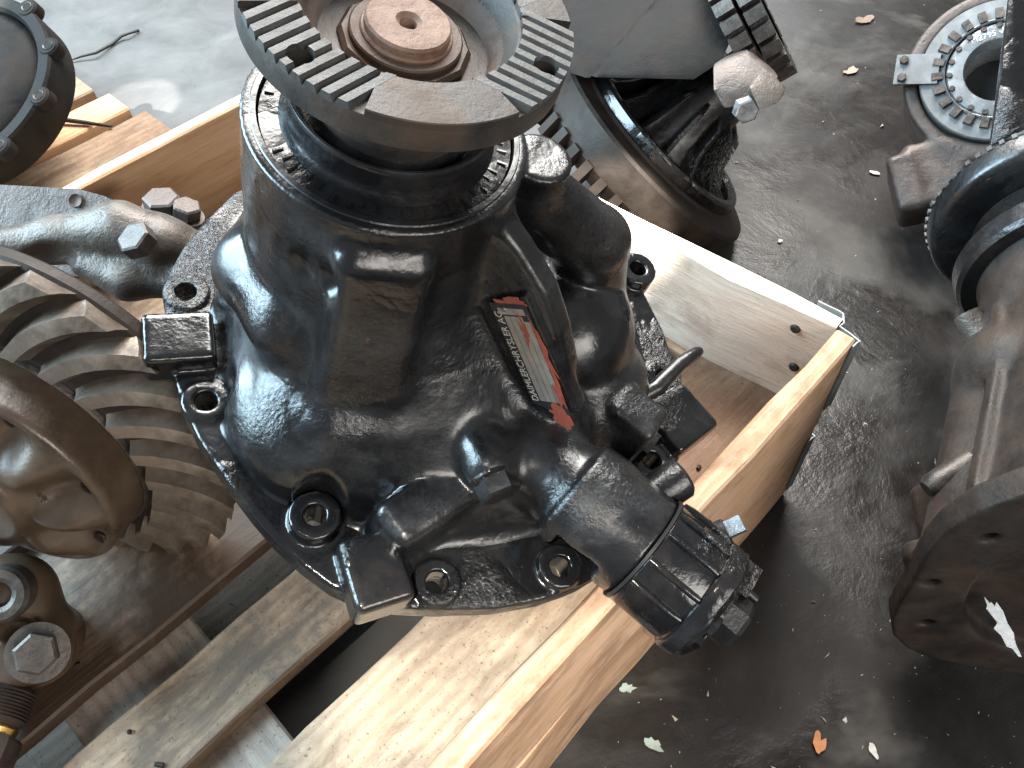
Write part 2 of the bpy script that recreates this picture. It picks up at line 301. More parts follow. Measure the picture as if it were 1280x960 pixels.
# ------------------------------------------------------------------ cast shapes from distance fields
class SDF:
    def __init__(s, lo, hi, h):
        s.lo = np.array(lo, np.float32); s.h = h; s.n = np.ceil((np.array(hi) - s.lo) / h).astype(int) + 1
        ax = [s.lo[i] + h * np.arange(s.n[i], dtype=np.float32) for i in range(3)]
        s.X = ax[0][:, None, None]; s.Y = ax[1][None, :, None]; s.Z = ax[2][None, None, :]
        s.f = np.full(tuple(s.n), 1.0, np.float32)
    def capsule(s, a, b, r1, r2=None):
        r2 = r1 if r2 is None else r2; a = np.array(a, float); d = np.array(b, float) - a; L = d @ d
        x, y, z = s.X - a[0], s.Y - a[1], s.Z - a[2]
        t = np.clip((x * d[0] + y * d[1] + z * d[2]) / L, 0, 1)
        return np.sqrt((x - t * d[0]) ** 2 + (y - t * d[1]) ** 2 + (z - t * d[2]) ** 2) - (r1 + (r2 - r1) * t)
    def cyl(s, a, b, r, rd=.002):
        a = np.array(a, float); d = np.array(b, float) - a; L = math.sqrt(d @ d); d /= L
        x, y, z = s.X - a[0], s.Y - a[1], s.Z - a[2]; t = x * d[0] + y * d[1] + z * d[2]
        q = np.sqrt(np.maximum(x * x + y * y + z * z - t * t, 0)) - r + rd; w = np.abs(t - L / 2) - L / 2 + rd
        return np.minimum(np.maximum(q, w), 0) + np.sqrt(np.maximum(q, 0) ** 2 + np.maximum(w, 0) ** 2) - rd
    def box(s, c, half, ang=0, tilt=None, rd=.003):
        """ang turns about z; tilt is a full 3x3 whose columns are the box axes."""
        Rm = np.array(Matrix.Rotation(ang, 3, 'Z')) if tilt is None else np.array(tilt)
        x, y, z = s.X - c[0], s.Y - c[1], s.Z - c[2]; q = []
        for k in range(3): q.append(np.abs(x * Rm[0, k] + y * Rm[1, k] + z * Rm[2, k]) - half[k] + rd)
        out = sum(np.maximum(v, 0) ** 2 for v in q)
        return np.sqrt(out) + np.minimum(np.maximum(np.maximum(q[0], q[1]), q[2]), 0) - rd
    def ellipsoid(s, c, r, ang=0):
        ca, sa = math.cos(ang), math.sin(ang); x, y, z = s.X - c[0], s.Y - c[1], s.Z - c[2]
        u, v = x * ca + y * sa, -x * sa + y * ca; k0 = np.sqrt((u / r[0]) ** 2 + (v / r[1]) ** 2 + (z / r[2]) ** 2)
        k1 = np.sqrt((u / r[0] ** 2) ** 2 + (v / r[1] ** 2) ** 2 + (z / r[2] ** 2) ** 2) + 1e-9
        return k0 * (k0 - 1) / k1
    def torus(s, c, R0, r):
        q = np.sqrt((s.X - c[0]) ** 2 + (s.Y - c[1]) ** 2) - R0; return np.sqrt(q * q + (s.Z - c[2]) ** 2) - r
    def profile(s, zs, cxs, cys, rs, k=.85):
        """stack of circles: centre and radius interpolated along z."""
        z = s.Z[0, 0]; cx = np.interp(z, zs, cxs)[None, None]; cy = np.interp(z, zs, cys)[None, None]; r = np.interp(z, zs, rs)[None, None]
        d = (np.sqrt((s.X - cx) ** 2 + (s.Y - cy) ** 2) - r) * k
        return np.maximum(d, np.maximum(s.Z - zs[-1], zs[0] - s.Z)).astype(np.float32)
    def poly2(s, U, V, pts):
        d = np.full(np.broadcast(U, V).shape, 1e9, np.float32); sg = np.ones_like(d); n = len(pts)
        for i in range(n):
            ax, ay = pts[i]; bx, by = pts[i - 1]; ex, ey = bx - ax, by - ay; wx, wy = U - ax, V - ay
            t = np.clip((wx * ex + wy * ey) / (ex * ex + ey * ey), 0, 1); d = np.minimum(d, (wx - ex * t) ** 2 + (wy - ey * t) ** 2)
            c1 = V >= ay; c2 = V < by; c3 = ex * wy > ey * wx
            flip = (c1 & c2 & c3) | (~c1 & ~c2 & ~c3); sg = np.where(flip, -sg, sg)
        return sg * np.sqrt(d)
    def plate(s, pts, z0, z1, rd=.002):
        q = s.poly2(s.X[:, :, 0], s.Y[:, :, 0], pts)[:, :, None] + rd; w = np.abs(s.Z - (z0 + z1) / 2) - (z1 - z0) / 2 + rd
        return np.minimum(np.maximum(q, w), 0) + np.sqrt(np.maximum(q, 0) ** 2 + np.maximum(w, 0) ** 2) - rd
    def fin(s, ang, pts, off, half, rd=.003):
        """polygon in (radius, z) standing in the plane through the z axis at angle ang, shifted sideways by off."""
        c, sn = math.cos(ang), math.sin(ang); U = s.X * c + s.Y * sn; W = np.abs(-s.X * sn + s.Y * c - off) - half + rd
        q = s.poly2(np.broadcast_to(U, s.f.shape), np.broadcast_to(s.Z, s.f.shape), pts) + rd
        return np.minimum(np.maximum(q, W), 0) + np.sqrt(np.maximum(q, 0) ** 2 + np.maximum(W, 0) ** 2) - rd
    def add(s, d, k=0.0):
        if k:
            hh = np.maximum(k - np.abs(s.f - d), 0) / k; s.f = (np.minimum(s.f, d) - hh * hh * hh * k / 6).astype(np.float32)
        else: s.f = np.minimum(s.f, d)
    def sub(s, d, k=0.0):
        d = -d
        if k:
            hh = np.maximum(k - np.abs(s.f - d), 0) / k; s.f = (np.maximum(s.f, d) + hh * hh * hh * k / 6).astype(np.float32)
        else: s.f = np.maximum(s.f, d)
    def clip(s, d): s.f = np.maximum(s.f, d)
    def mesh(s, name='cast', smooth=True):
        f = np.pad(s.f, 1, constant_values=1.0); lo = s.lo - s.h; ins = f < 0; nx, ny, nz = f.shape
        cnt = np.zeros((nx - 1, ny - 1, nz - 1), np.int8)
        for i in (0, 1):
            for j in (0, 1):
                for k in (0, 1): cnt += ins[i:nx - 1 + i, j:ny - 1 + j, k:nz - 1 + k]
        act = np.argwhere((cnt > 0) & (cnt < 8)); idx = np.full(cnt.shape, -1, np.int32); idx[tuple(act.T)] = np.arange(len(act))
        acc = np.zeros((len(act), 3)); num = np.zeros(len(act)); corners = [(i, j, k) for i in (0, 1) for j in (0, 1) for k in (0, 1)]
        val = {c: f[act[:, 0] + c[0], act[:, 1] + c[1], act[:, 2] + c[2]] for c in corners}
        for a in corners:
            for ax in range(3):
                if a[ax]: continue
                b = list(a); b[ax] = 1; b = tuple(b); va, vb = val[a], val[b]; msk = (va < 0) != (vb < 0)
                t = np.where(msk, va / np.where(msk, va - vb, 1), 0); p = np.array(a, float)[None].repeat(len(act), 0); p[:, ax] += t
                acc[msk] += p[msk]; num[msk] += 1
        co = lo + s.h * (act + acc / num[:, None]); quads = []
        for ax in range(3):
            o1, o2 = [(1, 2), (2, 0), (0, 1)][ax]
            sl = [slice(1, -1)] * 3; sl[ax] = slice(0, -1); sh = list(sl); sh[ax] = slice(1, None)
            A = ins[tuple(sl)]; B = ins[tuple(sh)]; e = np.argwhere(A != B); off = np.ones(3, int); off[ax] = 0; e = e + off; first = A[tuple((e - off).T)]
            d1 = np.zeros(3, int); d1[o1] = 1; d2 = np.zeros(3, int); d2[o2] = 1
            q = np.stack([idx[tuple((e - d1 - d2).T)], idx[tuple((e - d2).T)], idx[tuple(e.T)], idx[tuple((e - d1).T)]], 1)
            q[~first] = q[~first][:, ::-1]; quads.append(q)
        q = np.concatenate(quads); me = bpy.data.meshes.new(name); me.vertices.add(len(co)); me.vertices.foreach_set('co', co.astype(np.float32).ravel())
        me.loops.add(q.size); me.loops.foreach_set('vertex_index', q.ravel().astype(np.int32)); me.polygons.add(len(q))
        me.polygons.foreach_set('loop_start', np.arange(0, q.size, 4, dtype=np.int32)); me.update(calc_edges=True); me.validate(); me.shade_smooth(); return me

# ------------------------------------------------------------------ floor
def concrete():
    t = NT('oily_concrete'); v = t.map()
    big = t.noise(v, 1.7, 5, .6, .3); med = t.noise(v, 9, 6, .65, .4); fin = t.noise(v, 70, 4, .65); grit = t.noise(v, 320, 2, .5)
    sx = t.n('SeparateXYZ'); t.set(sx.inputs[0], v)
    # the oil stain covers the side of the floor right of the crate; the far left stays dry
    lin = t.math('ADD', t.math('MULTIPLY', sx.outputs[0], .62), t.math('MULTIPLY', sx.outputs[1], -.36))
    sel = t.math('ADD', lin, t.math('MULTIPLY', t.math('SUBTRACT', med, .5), .5)); sel = t.math('ADD', sel, t.math('MULTIPLY', t.math('SUBTRACT', big, .5), .3))
    oil = t.ramp(t.math('ADD', sel, 1.0), [(.45, 0), (.98, 1)])
    dry = t.mix(t.ramp(med, [(.3, 0), (.7, 1)]), (.07, .069, .068), (.125, .122, .118))
    wet = t.mix(t.ramp(med, [(.35, 0), (.7, 1)]), (.008, .007, .0064), (.024, .0205, .0185))
    col = t.mix(oil, dry, wet)
    # dusty grey patches that lie on the oil
    dp = t.ramp(t.noise(v, 3.1, 5, .62, .5), [(.53, 0), (.63, 1)])
    col = t.mix(t.math('MULTIPLY', dp, .5), col, (.105, .098, .088))
    sp = t.ramp(t.noise(v, 210, 3, .6), [(.71, 0), (.76, 1)]); sp = t.math('MULTIPLY', sp, t.ramp(t.noise(v, 7, 4, .6), [(.48, .0), (.70, .6)]))
    col = t.mix(sp, col, (.20, .18, .155))
    dk = t.ramp(t.noise(v, 55, 3, .6), [(.70, 0), (.76, 1)]); col = t.mix(t.math('MULTIPLY', dk, .6), col, (.03, .028, .026))
    wp = t.ramp(t.noise(v, 3.6, 5, .6, .5), [(.42, 0), (.54, 1)]); rg = t.mix(t.math('MULTIPLY', oil, wp), (.60,) * 3, (.24,) * 3)
    nb = t.bump(med, .16, .010); nb = t.bump(t.math('MULTIPLY', fin, t.ramp(med, [(.45, .0), (.66, 1)])), .14, .005, nb); nb = t.bump(grit, .12, .0010, nb)
    return t.done(col, rg, 0, nb, .28)
M['floor'] = concrete()
bm = bmesh.new()
bmesh.ops.create_grid(bm, x_segments=40, y_segments=40, size=6)
bmesh.ops.translate(bm, vec=(0, 3, 0), verts=bm.verts)
fo = bpy.data.objects.new('floor', bm_mesh(bm, 'floor', 0)); C.objects.link(fo); fo.data.materials.append(M['floor']); tag(fo, kind='structure')

# ------------------------------------------------------------------ crate
S2 = math.sqrt(.5)
CR = Matrix(((S2, -S2, 0, 0), (S2, S2, 0, 0), (0, 0, 1, 0), (0, 0, 0, 1)))          # crate axes: u along the near side, q across, z up
def rough_plank(L, Wd, T, seed=0, wob=.0012):
    """board along +x from 0..L, 0..Wd, 0..T with slightly uneven, worn edges."""
    r = np.random.default_rng(seed); n = max(4, int(L / .06)); bm = bmesh.new(); rings = []
    e = .0018
    for i in range(n + 1):
        x = L * i / n; d = r.normal(size=4) * wob
        prof = [(d[0], e), (e + d[0], d[2] * .3), (Wd - e + d[1], d[2] * .3), (Wd + d[1], e), (Wd + d[1], T - e * 1.4), (Wd - e * 1.4 + d[1], T + d[3] * .4), (e * 1.4 + d[0], T + d[3] * .4), (d[0], T - e * 1.4)]
        rings.append([bm.verts.new((x, a, b)) for a, b in prof])
    for a, b in zip(rings, rings[1:]):
        for i in range(8): bm.faces.new((a[i], b[i], b[(i + 1) % 8], a[(i + 1) % 8]))
    bm.faces.new(rings[0]); bm.faces.new(rings[-1]); return bm_mesh(bm, 'plank', 30)
crate = Thing('wooden_crate', CR, (0.0, .55, 0), label='open pale wood crate of pallet boards holding the black painted differential', cat='crate')
def plank(name, u0, u1, q0, q1, z0, z1, mat, seed=0, thing=None, label=None, ang=0):
    """lies along u (or along q when that is its long side, or stands on edge)."""
    th = thing or crate; L, Wd, T = u1 - u0, q1 - q0, z1 - z0
    if L >= Wd: me = rough_plank(L, Wd, T, seed); loc = Matrix.Translation((u0, q0, z0)) @ Matrix.Rotation(ang, 4, 'Z')
    else: me = rough_plank(Wd, L, T, seed); loc = Matrix.Translation((u1, q0, z0)) @ Matrix.Rotation(math.pi / 2 + ang, 4, 'Z')
    o = th.part(name, me, mat, loc=loc, label=label); return o
plank('side_board', -.60, .629, .138, .160, .150, .300, 'wood_orange', 1)
plank('base_board', -.60, .627, .1395, .160, .004, .148, 'wood_orange', 2)
plank('side_board', .628, .649, .163, .95, .155, .300, 'wood_white', 3, ang=R(4.2))
plank('base_board', .622, .642, .163, .95, .004, .153, 'wood_orange', 4, ang=R(4.2))
plank('side_board', -.60, .565, .945, .966, .150, .300, 'wood_new', 5)
plank('base_board', -.60, .563, .946, .966, .004, .148, 'wood_orange', 6)
for k, (q0, q1, mat, dz) in enumerate([(.163, .297, 'wood_deck_clean', 0), (.350, .430, 'wood_deck', -.001), (.474, .632, 'wood_oily_shaded', .001), (.664, .80, 'wood_oily_shaded', 0), (.83, .943, 'wood_deck', .001)]):
    plank('deck_plank', -.59, .640 - .07 * (q0 + q1 - .33), q0, q1, .143 + dz, .163 + dz, mat, 20 + k)
for k, (u0, u1) in enumerate([(-.56, -.43), (-.13, .008), (.44, .56)]):
    plank('cross_plank', u0, u1, .163, .94, .1195, .1415, 'wood_grey', 30 + k)
    for q in (.163, .48, .80): crate.part('spacer_block', box((u0, q, .0225), (u1, q + .14, .1185), .002), 'wood_grey')
for k, q in enumerate((.163, .48, .80)): plank('skid_board', -.58, .56, q, q + .14, .003, .0215, 'wood_grey', 40 + k)
# nails, hinge
for px, py in ((994, 411), (992, 459)):
    d = ray(px, py); n_ = CR.to_3x3() @ Vector((math.cos(R(4.2)), math.sin(R(4.2)), 0)); p0 = CR @ Vector((.629, .163, .2)); t_ = (p0 - CAM).dot(n_) / d.dot(n_); p = CR.inverted() @ (CAM + d * t_)
    crate.part('rivet', cyl(p + Vector((.003, 0, 0)), p + Vector((-.0025, 0, 0)), .0062, .0052, 16, .0012), 'cast_dark')
r_ = np.random.default_rng(3)
for q in (.20, .262, .37, .41, .50, .58, .69, .77):
    for u in (-.09, .48): crate.part('nail', cyl((u + r_.uniform(-.01, .01), q + r_.uniform(-.008, .008), .1632), (u, q, .1646), .0024, .002, 10, .0005), 'cast_dark')
def sheet(pts, z0, z1, th=.0016):
    bm = bmesh.new(); n = len(pts); out = []
    for i, (x, y) in enumerate(pts):
        a = Vector(pts[max(i - 1, 0)]); b = Vector(pts[min(i + 1, n - 1)]); d = (b - a).normalized(); nn = Vector((-d.y, d.x)) * th
        out.append([bm.verts.new((x, y, z0)), bm.verts.new((x, y, z1)), bm.verts.new((x + nn.x, y + nn.y, z1)), bm.verts.new((x + nn.x, y + nn.y, z0))])
    for a, b in zip(out, out[1:]):
        for i in range(4): bm.faces.new((a[i], b[i], b[(i + 1) % 4], a[(i + 1) % 4]))
    bm.faces.new(out[0]); bm.faces.new(out[-1]); return bm_mesh(bm, 'sheet', 30)
crate.part('corner_hinge', sheet([(.620, .1362), (.628, .1358), (.6315, .1345), (.6345, .148), (.636, .160), (.6425, .159), (.6535, .166), (.6545, .172), (.6535, .182), (.6525, .195)], .19, .2985), 'galv')
crate.part('corner_hinge', sheet([(.618, .1365), (.626, .1362), (.631, .1355), (.634, .150), (.637, .161)], .02, .13), 'galv')

# ------------------------------------------------------------------ the black differential
NV = Vector((.293, -.14, 1)).normalized(); OV = CAM + .53 * ray(487.3, 152)
DF = frame(OV, (1, 0, 0), NV)
HS = .0021
CB = (.084, 0.0)
diff = Thing('truck_differential', DF, (.084, 0, -.42), label='large black painted differential standing in the wooden crate, pinion flange up', cat='differential')
outline = [(-.1435, .0797), (-.157, .025), (-.1459, -.0347), (-.1211, -.101), (-.0713, -.1653), (-.0334, -.2051), (.012, -.236), (.0612, -.2425), (.1469, -.2365), (.2128, -.2107), (.262, -.165), (.296, -.11), (.309, -.04), (.3051, .029), (.2883, .0779), (.265, .14), (.2, .205), (.084, .238), (-.03, .205), (-.105, .15)]
def chaikin(p, n=2):
    for _ in range(n):
        q = []
        for i in range(len(p)):
            a, b = p[i - 1], p[i]; q += [(a[0] * .75 + b[0] * .25, a[1] * .75 + b[1] * .25), (a[0] * .25 + b[0] * .75, a[1] * .25 + b[1] * .75)]
        p = q
    return p
holes = [(-.1377, .0153, .0085, .003), (-.1075, -.0846, .0085, .002), (-.0162, -.1777, .0085, .014), (.0785, -.2211, .0085, .005), (.1775, -.2035, .0085, .005), (.2758, .105, .0085, .012), (.2929, -.0132, .0085, .003), (.2696, -.1023, .0085, .004), (.17, .19, .0085, .004), (.05, .2, .0085, .004), (-.07, .15, .0085, .004)]
ZB = -.24
g = SDF((-.19, -.27, -.275), (.345, .25, -.205), HS)
g.add(g.plate(chaikin(outline, 1), ZB - .024, ZB, .003))
for x, y, r, hh in holes: g.add(g.cyl((x, y, ZB - .024), (x, y, ZB + hh), .0185 if hh < .01 else .0195, .0015), .004)
# lugs
g.add(g.box((-.134, -.038, ZB + .002), (.027, .0225, .017), R(12), rd=.004), .004)
g.add(g.box((.030, -.220, ZB + .006), (.0225, .028, .021), R(20), rd=.006), .003)
g.add(g.box((.298, -.062, ZB - .001), (.028, .026, .018), R(38), rd=.005), .005)
for x, y, r, hh in holes: g.sub(g.cyl((x, y, -.3), (x, y, -.1), r, .0005), .0015)
diff.part('mounting_flange', g.mesh('mounting_flange'), 'paint_wet')

h = SDF((-.16, -.24, -.245), (.275, .20, .004), HS)
zs = [-.245, -.22, -.20, -.17, -.13, -.10, -.05, .0]
h.add(h.profile(zs, [.084, .079, .072, .055, .026, .006, 0, 0], [0, 0, 0, 0, 0, 0, 0, 0], [.188, .178, .164, .139, .108, .094, .090, .0905]))
# shoulder that swells on the left of the neck and fades to the front
h.add(h.capsule((-.066, .015, -.150), (-.075, -.020, -.146), .031), .02)
h.add(h.capsule((-.075, -.020, -.146), (-.052, -.062, -.142), .031, .027), .02)
h.add(h.capsule((-.052, -.062, -.142), (-.014, -.084, -.146), .026, .019), .02)
h.sub(h.ellipsoid((-.056, -.108, -.190), (.046, .036, .022), R(-35)), .02)
# left wall under the shoulder and the lower left bulge
h.add(h.capsule((-.064, .02, -.190), (-.068, .02, -.23), .036, .044), .03)
h.add(h.ellipsoid((-.020, -.095, -.222), (.070, .068, .05), R(-40)), .045)
h.add(h.capsule((-.05, -.070, -.238), (.02, -.138, -.238), .020), .03)
# front bearing rib with a flat sloping face
tl = np.array(Matrix.Rotation(R(-8), 3, 'X') @ Matrix.Rotation(R(3), 3, 'Z'))
h.add(h.box((.004, -.080, -.112), (.0305, .0345, .0905), tilt=tl, rd=.012), .022)
h.add(h.box((.010, -.10, -.20), (.034, .042, .03), tilt=tl, rd=.012), .03)
# fin that carries the name plate
fa = R(-33)
h.add(h.fin(fa, [(.02, -.01), (.088, -.012), (.112, -.024), (.141, -.046), (.163, -.075), (.180, -.104), (.205, -.16), (.212, -.245), (.02, -.245)], 0.0, .010, .005), .022)
h.add(h.fin(fa, [(.03, -.13), (.085, -.14), (.14, -.19), (.165, -.245), (.03, -.245)], -.016, .014, .008), .03)
h.add(h.fin(fa, [(.100, -.090), (.130, -.050), (.203, -.133), (.174, -.172)], -.006, .0075, .002), .004)
# arm and lobes on the right
h.add(h.cyl((.104, .006, -.06), (.104, .006, -.012), .0225, .003), .006)
h.add(h.capsule((.104, .010, -.05), (.175, .020, -.105), .028, .030), .014)
h.add(h.capsule((.175, .02, -.105), (.205, .03, -.2), .030, .034), .01)
h.add(h.ellipsoid((.175, -.01, -.185), (.062, .066, .058), R(10)), .010)
h.add(h.ellipsoid((.205, -.045, -.215), (.055, .060, .045), R(-20)), .012)
h.add(h.capsule((.2, .03, -.225), (.1, .13, -.235), .045), .03)
# oil passage across the front
h.add(h.box((.086, -.157, -.226), (.066, .0195, .036), R(37), rd=.010), .010)
h.add(h.capsule((.118, -.135, -.205), (.165, -.10, -.20), .024, .03), .02)
h.add(h.capsule((.089, -.112, -.1755), (.1045, -.149, -.1763), .0190, .0195), .010)
# shift housing
sd = np.array((.782, -.622, -.02)); sd /= np.linalg.norm(sd); SA = np.array((.150, -.139, -.187))
def sn(t): return tuple(SA + sd * t)
h.add(h.capsule(sn(-.012), sn(.05), .028, .043), .035)
h.add(h.cyl(sn(.03), sn(.100), .0435, .003), .012)
h.add(h.cyl((.246, -.160, -.19), (.268, -.144, -.178), .0165, .003), .010)
h.add(h.capsule((.2, -.15, -.195), (.25, -.158, -.19), .016), .014)
h.add(h.box((.235, -.088, -.205), (.022, .018, .03), R(-38), rd=.006), .012)
# foot fillet on the flange, trimmed to its own outline
h.add(h.plate([(x, y) for x, y in chaikin(outline, 1)], -.26, ZB - .002, .001), .02)
inner = [(CB[0] + (x - CB[0]) * .93, CB[1] + (y - CB[1]) * .93) for x, y in chaikin(outline, 1)]
h.clip(np.minimum(h.poly2(h.X[:, :, 0], h.Y[:, :, 0], inner)[:, :, None], h.cyl(sn(-.02), sn(.2), .046)))
h.clip(-(h.Z - (ZB - .003)) + h.X * 0 + h.Y * 0 if False else np.minimum((ZB - .003) - h.Z + h.X * 0 + h.Y * 0, h.cyl(sn(-.02), sn(.2), .046)))
for x, y, r, hh in holes:
    h.sub(h.cyl((x, y, ZB - .03), (x, y, ZB + .06), .0205 if hh < .01 else .0205, .002), .006)
# dents in the neck casting
h.sub(h.ellipsoid((-.047, -.083, -.056), (.010, .008, .014)), .01)
h.sub(h.ellipsoid((-.03, -.095, -.05), (.012, .008, .012)), .01)
h.sub(h.cyl((0, 0, -.03), (0, 0, .02), .081, .001))
diff.part('housing', h.mesh('housing'), 'paint')
# under-side: bearing case and crown wheel down to the deck
diff.part('lower_case', lathe([(0, -.262), (.155, -.262), (.155, -.29), (.13, -.31), (.13, -.40), (.12, -.42), (0, -.42)], (.084, 0, 0), seg=48), 'cast_dark')

# neck: seal ring, dust cup, hub, flange
diff.part('seal_ring', lathe([(.0802, -.012), (.0802, -.004), (.0795, -.0025), (.066, -.001), (.064, -.012)], seg=96), 'seal')
for k in range(46):
    th = R(-150 + k * 7.2 + rng.uniform(-2, 2)); r0 = rng.uniform(.067, .072); r1 = r0 + rng.uniform(.004, .0075)
    bmx = bmesh.new(); add_box(bmx, (r0, -.0007, -.0025), (r1, .0007, -.0006)); bmesh.ops.rotate(bmx, cent=(0, 0, 0), matrix=Matrix.Rotation(th, 3, 'Z'), verts=bmx.verts)
    sr = diff.part('seal_crack', bm_mesh(bmx, 'crack', 0), 'seal')
diff.part('snap_ring', lathe([(.0812, -.008), (.0812, .0012), (.0845, .0012), (.0852, .0004), (.0852, -.008)], seg=96), 'paint_smooth')
diff.part('dust_cup', lathe([(.0685, -.008), (.0680, .000), (.0655, .004), (.0640, .010), (.0645, .018), (.0655, .0215), (.0645, .0235), (.0625, .0230), (.0600, .017), (.057, .008), (.052, .006), (.046, .02)], seg=96, smooth=50), 'paint_smooth')
diff.part('flange_hub', lathe([(.046, -.004), (.047, .012), (.052, .024), (.0535, .034), (.051, .04), (.049, .05), (.056, .060), (.07, .064)], seg=72, smooth=60), 'flange_side')
FT, FB = .0885, .0655
FT, FB = .0885, .0655
fl_me = lathe([(.055, FB - .006), (.078, FB - .004), (.0885, FB), (.0925, FB + .004), (.0925, FT - .006), (.0918, FT - .0040), (.0625, FT - .0040), (.0605, FT - .006), (.055, FT - .018), (.05, FT - .030), (.046, FT - .034), (.030, FT - .034), (.030, FB - .006)], seg=128, smooth=35, closed=True)
def cut(me, cutter):
    a = bpy.data.objects.new('a', me); b = bpy.data.objects.new('b', cutter); C.objects.link(a); C.objects.link(b)
    md = a.modifiers.new('cut', 'BOOLEAN'); md.operation = 'DIFFERENCE'; md.object = b; md.solver = 'EXACT'
    bpy.context.view_layer.update(); out = bpy.data.meshes.new_from_object(a.evaluated_get(bpy.context.evaluated_depsgraph_get()))
    bpy.data.objects.remove(a); bpy.data.objects.remove(b); return out
def flange_cutter():
    bm = bmesh.new()
    for c in (-132, -22, 48, 158): add_lathe(bm, [(0, FT - .03), (.0072, FT - .03), (.0072, FT + .006), (0, FT + .006)], (.0805 * math.cos(R(c)), .0805 * math.sin(R(c)), 0), seg=28)
    return bm_mesh(bm, 'cutter', 0)
def sector(a0, a1, r0, r1, z0, z1, n=18):
    bm = bmesh.new(); q = []
    for i in range(n + 1):
        t = a0 + (a1 - a0) * i / n; c, s = math.cos(t), math.sin(t)
        q.append([bm.verts.new((r * c, r * s, z)) for r, z in ((r0, z0), (r1, z0), (r1, z1 - .0006), (r1 - .0006, z1), (r0 + .0006, z1), (r0, z1 - .0006))])
    for a, b in zip(q, q[1:]):
        for i in range(6): bm.faces.new((a[i], b[i], b[(i + 1) % 6], a[(i + 1) % 6]))
    bm.faces.new(q[0]); bm.faces.new(q[-1]); return bm_mesh(bm, 'sector', 30)
fl_me = cut(fl_me, flange_cutter()); fl_me.shade_smooth(); fl_me.set_sharp_from_angle(angle=R(35))
fl = diff.part('pinion_flange', fl_me, 'flange_side')
cent = [-132, -22, 48, 158]; SP = 29
for a, b in ((-132 + SP, -22 - SP), (-22 + SP, 48 - SP), (48 + SP, 158 - SP), (158 + SP, 228 - SP)):
    diff.part('face_land', sector(R(a), R(b), .0625, .0923, FT - .0045, FT), 'flange_side', parent=fl)
def ridge(c, off, wd, hgt):
    """one straight serration parallel to its group's middle line, cut to the ring."""
    lo = math.sqrt(max(.0622 ** 2 - off * off, 0)); hi = math.sqrt(.0922 ** 2 - off * off); bm = bmesh.new(); q = []
    for x in (lo, hi):
        for dy, z in ((-wd, FT - .0045), (-wd * .55, FT - .0045 + hgt), (wd * .55, FT - .0045 + hgt), (wd, FT - .0045)):
            xx = math.sqrt(max((.0622 if x == lo else .0922) ** 2 - (off + dy) ** 2, 0)); q.append(bm.verts.new((xx, off + dy, z)))
    for i in range(3): bm.faces.new((q[i], q[i + 1], q[5 + i], q[4 + i]))
    bm.faces.new(q[:4][::-1]); bm.faces.new(q[4:]); bm.faces.new((q[0], q[4], q[7], q[3]))
    bmesh.ops.rotate(bm, cent=(0, 0, 0), matrix=Matrix.Rotation(R(c), 3, 'Z'), verts=bm.verts); return bm_mesh(bm, 'ridge', 0)
PITCH_R = .0086
for c in cent:
    for k in range(-4, 5):
        off = k * PITCH_R
        if abs(off) > .0922 * math.sin(R(SP)) + .001: continue
        rm_ = ridge(c, off, PITCH_R * .47, .0046)
        if abs(off) < .0125: rm_ = cut(rm_, flange_cutter())
        diff.part('serration', rm_, 'flange', parent=fl)
diff.part('dish', lathe([(.0622, FT - .0035), (.0602, FT - .007), (.055, FT - .018), (.0495, FT - .0285), (.044, FT - .0325), (.026, FT - .033)], seg=96, smooth=60), 'dish', parent=fl)
nt = diff.part('pinion_nut', lathe([(.0385, FT - .033), (.0385, FT - .027), (.036, FT - .0245), (.0275, FT - .0245), (.0275, FT - .03)], seg=12, smooth=20), 'nut')
diff.part('washer', lathe([(.0325, FT - .026), (.0325, FT - .0215), (.0315, FT - .0205), (.0262, FT - .0205)], seg=64), 'nut', parent=nt)
sh = diff.part('pinion_shaft', lathe([(.0265, FT - .04), (.0265, FT - .0195), (.0258, FT - .0185), (.0246, FT - .0185), (.0246, FT - .0145), (.0234, FT - .0130), (.0075, FT - .0130), (.0050, FT - .0155), (.0042, FT - .021), (0, FT - .023)], seg=64), 'copper')
# name plate on the fin, lettering along its left edge
e1 = Vector((math.cos(fa), math.sin(fa), 0)); nl = Vector((math.sin(fa), -math.cos(fa), 0)); ez = Vector((0, 0, 1))
def FP(r, z, w_): return e1 * r + ez * z + nl * w_
tlc, trc, brc, blc = [(.110, -.083), (.129, -.057), (.197, -.135), (.176, -.163)]
ua = ((FP(*blc, 0) - FP(*tlc, 0)) + (FP(*brc, 0) - FP(*trc, 0))).normalized()          # down the plate
va = nl.cross(ua).normalized() * -1.0
if va.dot(FP(*trc, 0) - FP(*tlc, 0)) < 0: va = -va
PO = FP((tlc[0] + brc[0]) / 2, (tlc[1] + brc[1]) / 2, .0140)
PF = Matrix.Identity(4)
xx = -ua; yy = -va; zz = xx.cross(yy)
for i in range(3): PF[i][0], PF[i][1], PF[i][2], PF[i][3] = xx[i], yy[i], zz[i], PO[i]
if zz.dot(nl) < 0: print('PLATE FLIPPED')
PLn, PWd = .104, .031
npl = diff.part('name_plate', box((-PLn / 2, -PWd / 2, 0), (PLn / 2, PWd / 2, .0008), .0003, PF), 'plate_dark')
for k in range(4):
    y0 = .0068 - k * .0052
    diff.part('plate_field', box((-.040, y0 - .0046, .0008), (.041 - .004 * (k == 3), y0, .0011), 0, PF), 'alu', parent=npl).data
diff.part('plate_field', box((.0425, -.012, .0008), (.048, .010, .0011), 0, PF), 'alu', parent=npl)
diff.part('plate_lettering', text_mesh('DAIMLERCHRYSLER AG', .0083, PF @ Matrix.Translation((.002, .0110, .001)), .00015), 'letter', parent=npl)
